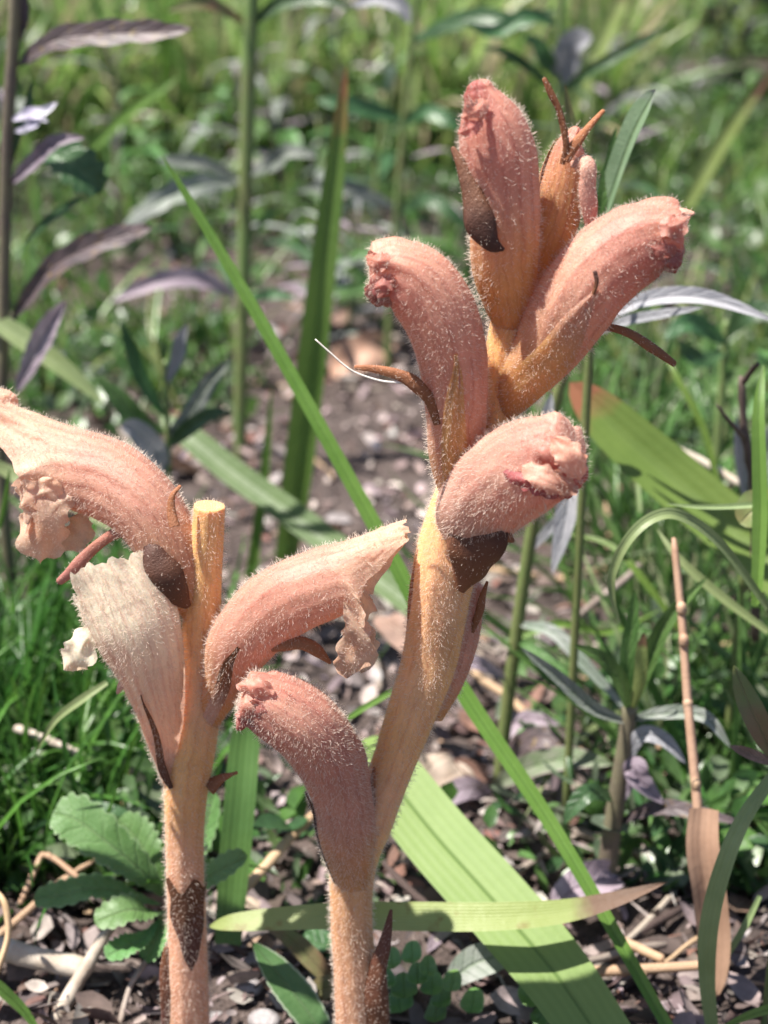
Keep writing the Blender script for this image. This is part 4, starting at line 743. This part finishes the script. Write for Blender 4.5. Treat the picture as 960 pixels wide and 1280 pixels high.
# ------------------------------------------------------------------ scatter: loose litter, ground cover, meadow grass
def fan(n, y0, y1, pw=1.0, margin=1.25, k=0.262):
    y = y0 + (y1 - y0) * RNG.random(n) ** pw; x = (RNG.random(n) * 2 - 1) * (k * y * margin + 0.02); return x, y
def rotm(yaw, pitch, roll):
    cy, sy, cp, sp, cr, sr = np.cos(yaw), np.sin(yaw), np.cos(pitch), np.sin(pitch), np.cos(roll), np.sin(roll); z = np.zeros_like(cy); o_ = np.ones_like(cy)
    Rz = np.stack([cy, -sy, z, sy, cy, z, z, z, o_], -1).reshape(-1, 3, 3); Rx = np.stack([o_, z, z, z, cp, -sp, z, sp, cp], -1).reshape(-1, 3, 3); Ry = np.stack([cr, z, sr, z, o_, z, -sr, z, cr], -1).reshape(-1, 3, 3)
    return Rz @ Rx @ Ry
def scatter(name, templates, pos, R, S, colr, mat, label, cat, tipcol=None):
    """many small pieces joined into one uncountable mass"""
    n = len(pos); which = RNG.integers(0, len(templates), n); VV, FF, CC, off = [], [], [], 0
    for ti, (tv, tf) in enumerate(templates):
        ix = np.where(which == ti)[0]
        if not len(ix): continue
        v = np.einsum('nij,nvj->nvi', R[ix], tv[None] * S[ix][:, None, :]) + pos[ix][:, None]
        VV.append(v.reshape(-1, 3)); FF.append((np.arange(len(ix))[:, None, None] * len(tv) + tf[None] + off).reshape(-1, tf.shape[1])); off += v.shape[0] * v.shape[1]
        c = np.repeat(colr[ix][:, None], len(tv), 1)
        if tipcol is not None: f = np.clip((tv[:, 1] - .6) / .4, 0, 1) ** 2; c = c * (1 - .6 * f[None, :, None]) + tipcol * (.6 * f[None, :, None])
        CC.append(c.reshape(-1, 3))
    return tag(obj(name, np.vstack(VV), np.vstack(FF), mat, vc=np.vstack(CC)), label, cat, kind='stuff')
def leaf_tpl(prof, bend, wid, n=6, m=2, fold=.3, curl=0.0, serr=None):
    t = np.linspace(0, 1, 9); P = np.stack([np.sin(curl * t) * .3, np.cumsum(np.cos(bend * t)) / 9, np.cumsum(np.sin(bend * t)) / 9], 1); P = P - P[0]
    V, F, _ = leaf_geo(P, wid, prof, n, m, fold, np.array([0, 0, 1.0]) if abs(bend) < 1.4 else np.array([0, -1.0, .3]), serr); return V, F
def palette(cols, n, jit=.22):
    c = np.array(cols)[RNG.integers(0, len(cols), n)]; return c * RNG.uniform(1 - jit, 1 + jit, (n, 1)) * RNG.uniform(.93, 1.07, (n, 3))
LIT = [tuple(0.8 * q for q in c_) for c_ in [(0.10, 0.065, 0.055), (0.17, 0.12, 0.105), (0.24, 0.18, 0.165), (0.33, 0.27, 0.255), (0.20, 0.10, 0.075), (0.28, 0.22, 0.21), (0.13, 0.10, 0.10), (0.45, 0.38, 0.36)]]
lt = [leaf_tpl('ovate', b, w, 5, 2, f, c) for b, w, f, c in ((.5, .5, .3, .5), (-.6, .4, .4, -1), (1.0, .35, .2, 2), (.2, .6, -.3, 0), (-.3, .22, .5, 1.5), (.1, .12, .6, .8), (.0, .09, .9, -.5))]
def litter(n, y0, y1, smin, smax, pw):
    x, y = fan(n, y0, y1, pw); p = np.stack([x, y, gz(x, y) + RNG.random(n) * .0022], 1)
    s_ = RNG.uniform(smin, smax, n)[:, None] * RNG.uniform(.6, 1.5, (n, 1)); return p, rotm(RNG.uniform(0, 6.28, n), RNG.normal(0, .3, n), RNG.normal(0, .5, n)), np.repeat(s_, 3, 1)
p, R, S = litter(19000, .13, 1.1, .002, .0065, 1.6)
_, cl_ = (None, np.exp(-(((p[:, 0] - .005) / .07) ** 2 + ((p[:, 1] - .42) / .12) ** 2)))   # sunlit patch of the open clearing, painted as lighter litter colour
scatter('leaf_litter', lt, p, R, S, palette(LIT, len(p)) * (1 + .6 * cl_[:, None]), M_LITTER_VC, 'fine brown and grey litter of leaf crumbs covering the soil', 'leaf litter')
# larger single pieces of litter
def local_leaf(bend, wid, prof, fold, curl, n=12): return leaf_tpl(prof, bend, wid, n, 4, fold, curl)
def mesh_leaf(name, geo, mat):
    V, F = geo; n = len(np.unique(np.round(V[:, 1], 6))); t = np.clip(V[:, 1] / max(V[:, 1].max(), 1e-6), 0, 1); u = np.tile(np.linspace(0, 1, 5), len(V) // 5)
    me = mesh_data(name, V, F, np.stack([u, t], 1)); me.materials.append(mat); return me
DL = [mesh_leaf('dry_leaf', local_leaf(b, w, p_, f, c), m_) for b, w, p_, f, c, m_ in ((.6, .45, 'ovate', .3, .8, M_DRY), (-.8, .4, 'lance', .4, -1, M_DRYPALE), (1.2, .5, 'ovate', .2, 1.6, M_DRY), (.3, .3, 'lance', .5, -2, M_MAUVE), (-.4, .55, 'ovate', -.3, .5, M_DRY), (.9, .35, 'lance', .2, 1.2, M_MAUVE))]
x, y = fan(150, .2, .75, 1.5, 1.1)
for k in range(150):
    o = bpy.data.objects.new('dry_leaf', DL[RNG.integers(0, len(DL))]); col.objects.link(o); s_ = RNG.uniform(.006, .017) * (.7 + .9 * y[k])
    o.location = (x[k], y[k], gz(x[k], y[k]) + .001); o.rotation_euler = (RNG.normal(.05, .2), RNG.normal(0, .35), RNG.uniform(0, 6.28)); o.scale = (s_, s_, s_)
    tag(o, 'small curled dry leaf scrap lying loose in the litter', 'dry leaf', 'dry leaf scraps in the litter')
TW = []
for k in range(5):
    q = np.array([[0, 0, 0], [.03 * RNG.normal(), .35, .02], [.04 * RNG.normal(), .7, .0], [.05 * RNG.normal(), 1, .02]]); V, F, uv = rod_geo(q, .035, .025, n=8, m=6)
    me = mesh_data('twig', V, F, uv); me.materials.append([M_TWIG, M_STRAW, M_TWIGD, M_TWIG, M_STRAW][k]); TW.append(me)
x, y = fan(110, .19, .6, 1.6, 1.1)
for k in range(110):
    o = bpy.data.objects.new('twig', TW[k % 5]); col.objects.link(o); s_ = RNG.uniform(.012, .035)
    o.location = (x[k], y[k], gz(x[k], y[k]) + .0015); o.rotation_euler = (RNG.normal(.06, .1), 0, RNG.uniform(0, 6.28)); o.scale = (s_ * .8, s_, s_ * .8)
    tag(o, 'short thin dead twig lying loose in the litter', 'twig', 'loose twigs in the litter')

# low ground cover of tiny leaves
GC = [(0.06, 0.14, 0.035), (0.09, 0.19, 0.045), (0.12, 0.22, 0.07), (0.05, 0.11, 0.04), (0.16, 0.21, 0.13), (0.10, 0.16, 0.06)]
gt = [leaf_tpl(pr, b, w, 5, 2, f, c) for pr, b, w, f, c in (('ovate', .6, .5, .2, .3), ('ovate', -.5, .45, .3, -.4), ('obov', .3, .5, .2, 0), ('lance', .8, .28, .3, .5), ('lance', -.4, .22, .4, -.6))]
def density_ok(x, y):
    pxx = x / (y / math.cos(PITCH)) / TV * 640 * 1.0 + 480
    n_ = np.sin(x * 38 + 2 * np.sin(y * 23)) + np.sin(y * 31 + 1.7 * np.sin(x * 29 + 1)) ; clear = np.exp(-(((x - .005) / .055) ** 2 + ((y - .40) / .10) ** 2))
    return n_ - 2.2 * clear + 1.0 * (y > .7) - .35 * ((y > .36) & (y < .7)) + .9 * ((x > .055) & (y > .22)) + .5 * ((x < -.05) & (y > .24)), clear
x, y = fan(30000, .215, 1.25, 1.35, 1.2); dn, cl = density_ok(x, y); kx = dn + RNG.normal(0, .5, len(x)) > .35; x, y = x[kx], y[kx]; n = len(x)
p = np.stack([x, y, gz(x, y) + RNG.random(n) ** 1.5 * .016], 1); s_ = RNG.uniform(.004, .011, n)[:, None] * (.8 + .5 * y[:, None])
scatter('ground_cover', gt, p, rotm(RNG.uniform(0, 6.28, n), RNG.normal(.5, .5, n), RNG.normal(0, .4, n)), np.repeat(s_, 3, 1), palette(GC, n), M_GRASS_VC, 'low carpet of tiny green leaves between the litter', 'ground cover')
# grasses
bt = [leaf_tpl('blade', b, w, 7, 2, .5, c) for b, w, c in ((.3, .035, .3), (.7, .03, -.4), (1.2, .028, .6), (1.7, .03, -.2), (.5, .04, 0), (2.2, .026, .5))]
def upright(tv): V, F = tv; return np.stack([V[:, 0], V[:, 2], V[:, 1]], 1) * np.array([1, 1, 1.0]), F
btu = []
for b, w, c in ((.2, .032, .3), (.5, .03, -.4), (.9, .028, .6), (1.3, .03, -.2), (.35, .04, 0), (1.8, .026, .5)):
    t = np.linspace(0, 1, 9); P = np.stack([np.sin(c * t) * .12, np.cumsum(np.sin(b * t ** 1.4)) / 9, np.cumsum(np.cos(b * t ** 1.4)) / 9], 1); P -= P[0]
    V, F, _ = leaf_geo(P, w, 'blade', 7, 2, .5, np.array([0.0, -1, .2])); btu.append((V, F))
GR = [(0.09, 0.18, 0.035), (0.12, 0.23, 0.045), (0.16, 0.27, 0.06), (0.20, 0.29, 0.07), (0.07, 0.14, 0.035), (0.22, 0.25, 0.08)]
def grass(name, x, y, h0, h1, label, cols=GR, lean=.25, wscale=1.0):
    n = len(x); h = RNG.uniform(h0, h1, n)[:, None]; p = np.stack([x, y, gz(x, y) - .001], 1)
    return scatter(name, btu, p, rotm(RNG.uniform(0, 6.28, n), RNG.normal(0, lean, n), RNG.normal(0, lean, n)), np.concatenate([h * wscale, h, h], 1), palette(cols, n), M_GRASS_VC, label, 'grass')
x, y = fan(15000, .85, 3.2, 1.25, 1.15); kx = ~((x / y > .15) & (y < 1.5)); x, y = x[kx], y[kx]; grass('meadow_grass', x, y, .05, .15, 'blurred yellow-green meadow grass beyond the clearing', [(0.16, 0.27, 0.06), (0.21, 0.33, 0.08), (0.27, 0.38, 0.11), (0.33, 0.38, 0.16), (0.12, 0.21, 0.06), (0.38, 0.33, 0.2)], .28, 1.5)
x, y = fan(2600, .45, .95, 1, 1.15); dn, cl = density_ok(x, y); kx = dn > .4; grass('meadow_grass', x[kx], y[kx], .02, .07, 'scattered short grass across the back of the clearing', GR, .45)
n = 2100; x = RNG.normal(-.08, .028, n); y = RNG.normal(.258, .03, n); kx = (y > .212) & (x < -.032); grass('grass_tuft', x[kx], y[kx], .018, .05, 'dense fine dark green grass behind the snapped stalk\'s flowers', [(0.04, 0.12, 0.02), (0.06, 0.16, 0.03), (0.09, 0.21, 0.035)], .35, .9)
n = 900; x = RNG.uniform(.045, .14, n); y = RNG.uniform(.235, .42, n); grass('grass_tuft', x, y, .025, .075, 'tangled thin grass behind the taller stalk\'s hooded flowers', [(0.07, 0.15, 0.035), (0.10, 0.20, 0.05), (0.14, 0.24, 0.08), (0.2, 0.24, 0.12)], .5, .8)

# ------------------------------------------------------------------ more herbs further back: each a thing with stem and leaves
def herb_proto(mats, nl, h, wid, prof, stemmat, spread):
    parts = []; P = np.array([[0, 0, -.002], [.01 * h, .0, h * .4], [-.02 * h, .01 * h, h * .75], [.02 * h, 0, h]]); V, F, uv = rod_geo(P, h * .014, h * .008, n=10, m=6)
    me = mesh_data('stem', V, F, uv); me.materials.append(stemmat); parts.append(('stem', me)); a = 0
    for k in range(nl):
        z = h * (.15 + .83 * k / nl); a += 2.4 + RNG.normal(0, .2); L = h * spread * (1.1 - .55 * k / nl) * RNG.uniform(.8, 1.2); e = RNG.uniform(.2, .7) + .5 * k / nl
        d = np.array([math.cos(a), math.sin(a), 0]); up = np.array([0, 0, 1.0]); q = [np.array([0, 0, z]), np.array([0, 0, z]) + (d * math.cos(e) + up * math.sin(e)) * L * .4, np.array([0, 0, z]) + d * L * .75 + up * math.sin(e) * L * .45, np.array([0, 0, z]) + d * L + up * math.sin(e) * L * RNG.uniform(.0, .5)]
        V, F, uv = leaf_geo(np.array(q), L * wid, prof, 12, 4, .3, np.array([0, 0, 1.0]) + d * -.3, (5, .15)); me = mesh_data('leaf', V, F, uv); me.materials.append(mats[k % len(mats)]); parts.append(('leaf', me))
    return parts
PROTO = [(herb_proto([M_GREEN, M_DARKG], 9, .09, .24, 'lance', M_HSTEM, .42), 'leafy green herb with dark spreading leaves at the back of the clearing', 'leafy green herbs behind'),
         (herb_proto([M_GREY, M_MAUVE, M_GREEN], 8, .085, .26, 'lance', M_HSTEMP, .45), 'herb with mixed grey and mauve leaves at the back of the clearing', 'grey and mauve herbs behind'),
         (herb_proto([M_GREEN], 10, .05, .4, 'ovate', M_HSTEM, .5), 'low bushy herb with oval green leaves at the back of the clearing', 'low oval-leaved herbs behind'),
         (herb_proto([M_SILVER, M_GREY], 8, .06, .2, 'lance', M_HSTEM, .5), 'small silvery narrow-leaved herb at the back of the clearing', 'silvery herbs behind')]
def put_herb(k, x, y, s_):
    parts, lab, grp = PROTO[k]; r = empty('wild_herb', (x, y, float(gz(x, y)))); r.rotation_euler = (RNG.normal(0, .12), RNG.normal(0, .12), RNG.uniform(0, 6.28)); r.scale = (s_,) * 3; tag(r, lab, 'herb', grp)
    for nm, me in parts: c = bpy.data.objects.new(nm, me); col.objects.link(c); c.parent = r
N = 0
while N < 95:
    x, y = fan(1, .34, 1.5, 1.1, 1.05); x, y = float(x[0]), float(y[0]); dn, cl = density_ok(np.array(x), np.array(y))
    if cl > .25 or (y < .5 and abs(x) < .06): continue
    put_herb(int(RNG.choice([0, 0, 1, 1, 2, 2, 2, 3])), x, y, RNG.uniform(.45, .9) if y < .55 else RNG.uniform(.6, 1.15)); N += 1

# ------------------------------------------------------------------ dark shrubs beyond the meadow
def shrub(label, cx, cy, rad, h, nl, group=None):
    r = empty('shrub', (cx, cy, float(gz(cx, cy)))); tag(r, label, 'shrub', group); P0 = ROOT[r.name]
    for k in range(5):
        a = k * 1.26 + .4; V, F, uv = rod_geo(np.array([P0, P0 + [math.cos(a) * rad * .2, math.sin(a) * rad * .2, h * .4], P0 + [math.cos(a) * rad * .6, math.sin(a) * rad * .6, h * .85]]), rad * .04, rad * .012); obj('branch', V, F, M_TWIGD, r, uv)
    d = nrm(RNG.normal(size=(nl, 3))); q = RNG.random(nl) ** .45; lump = 1 + .22 * noise(d, 3.1, 2)
    p = P0 + d * (q * lump)[:, None] * np.array([rad, rad, h * .5]) + np.array([0, 0, h * .52]); p[:, 2] = np.maximum(p[:, 2], .01)
    cc = palette([(0.02, 0.04, 0.015), (0.035, 0.06, 0.022), (0.025, 0.035, 0.02)], nl); o = scatter('crown', gt, p, rotm(RNG.uniform(0, 6.28, nl), RNG.normal(.3, .8, nl), RNG.normal(0, .8, nl)), np.full((nl, 3), .09 * rad) * RNG.uniform(.6, 1.4, (nl, 1)), cc, M_GRASS_VC, None, None)
    del o['kind']; o.parent = r; o.location = -P0
    return r
shrub('dense dark evergreen shrub rising behind the far meadow grass', .30, 1.12, .15, .45, 6000)
shrub('broad dark shrub next to the dense evergreen, further into the shade', .62, 1.6, .25, .5, 4000)
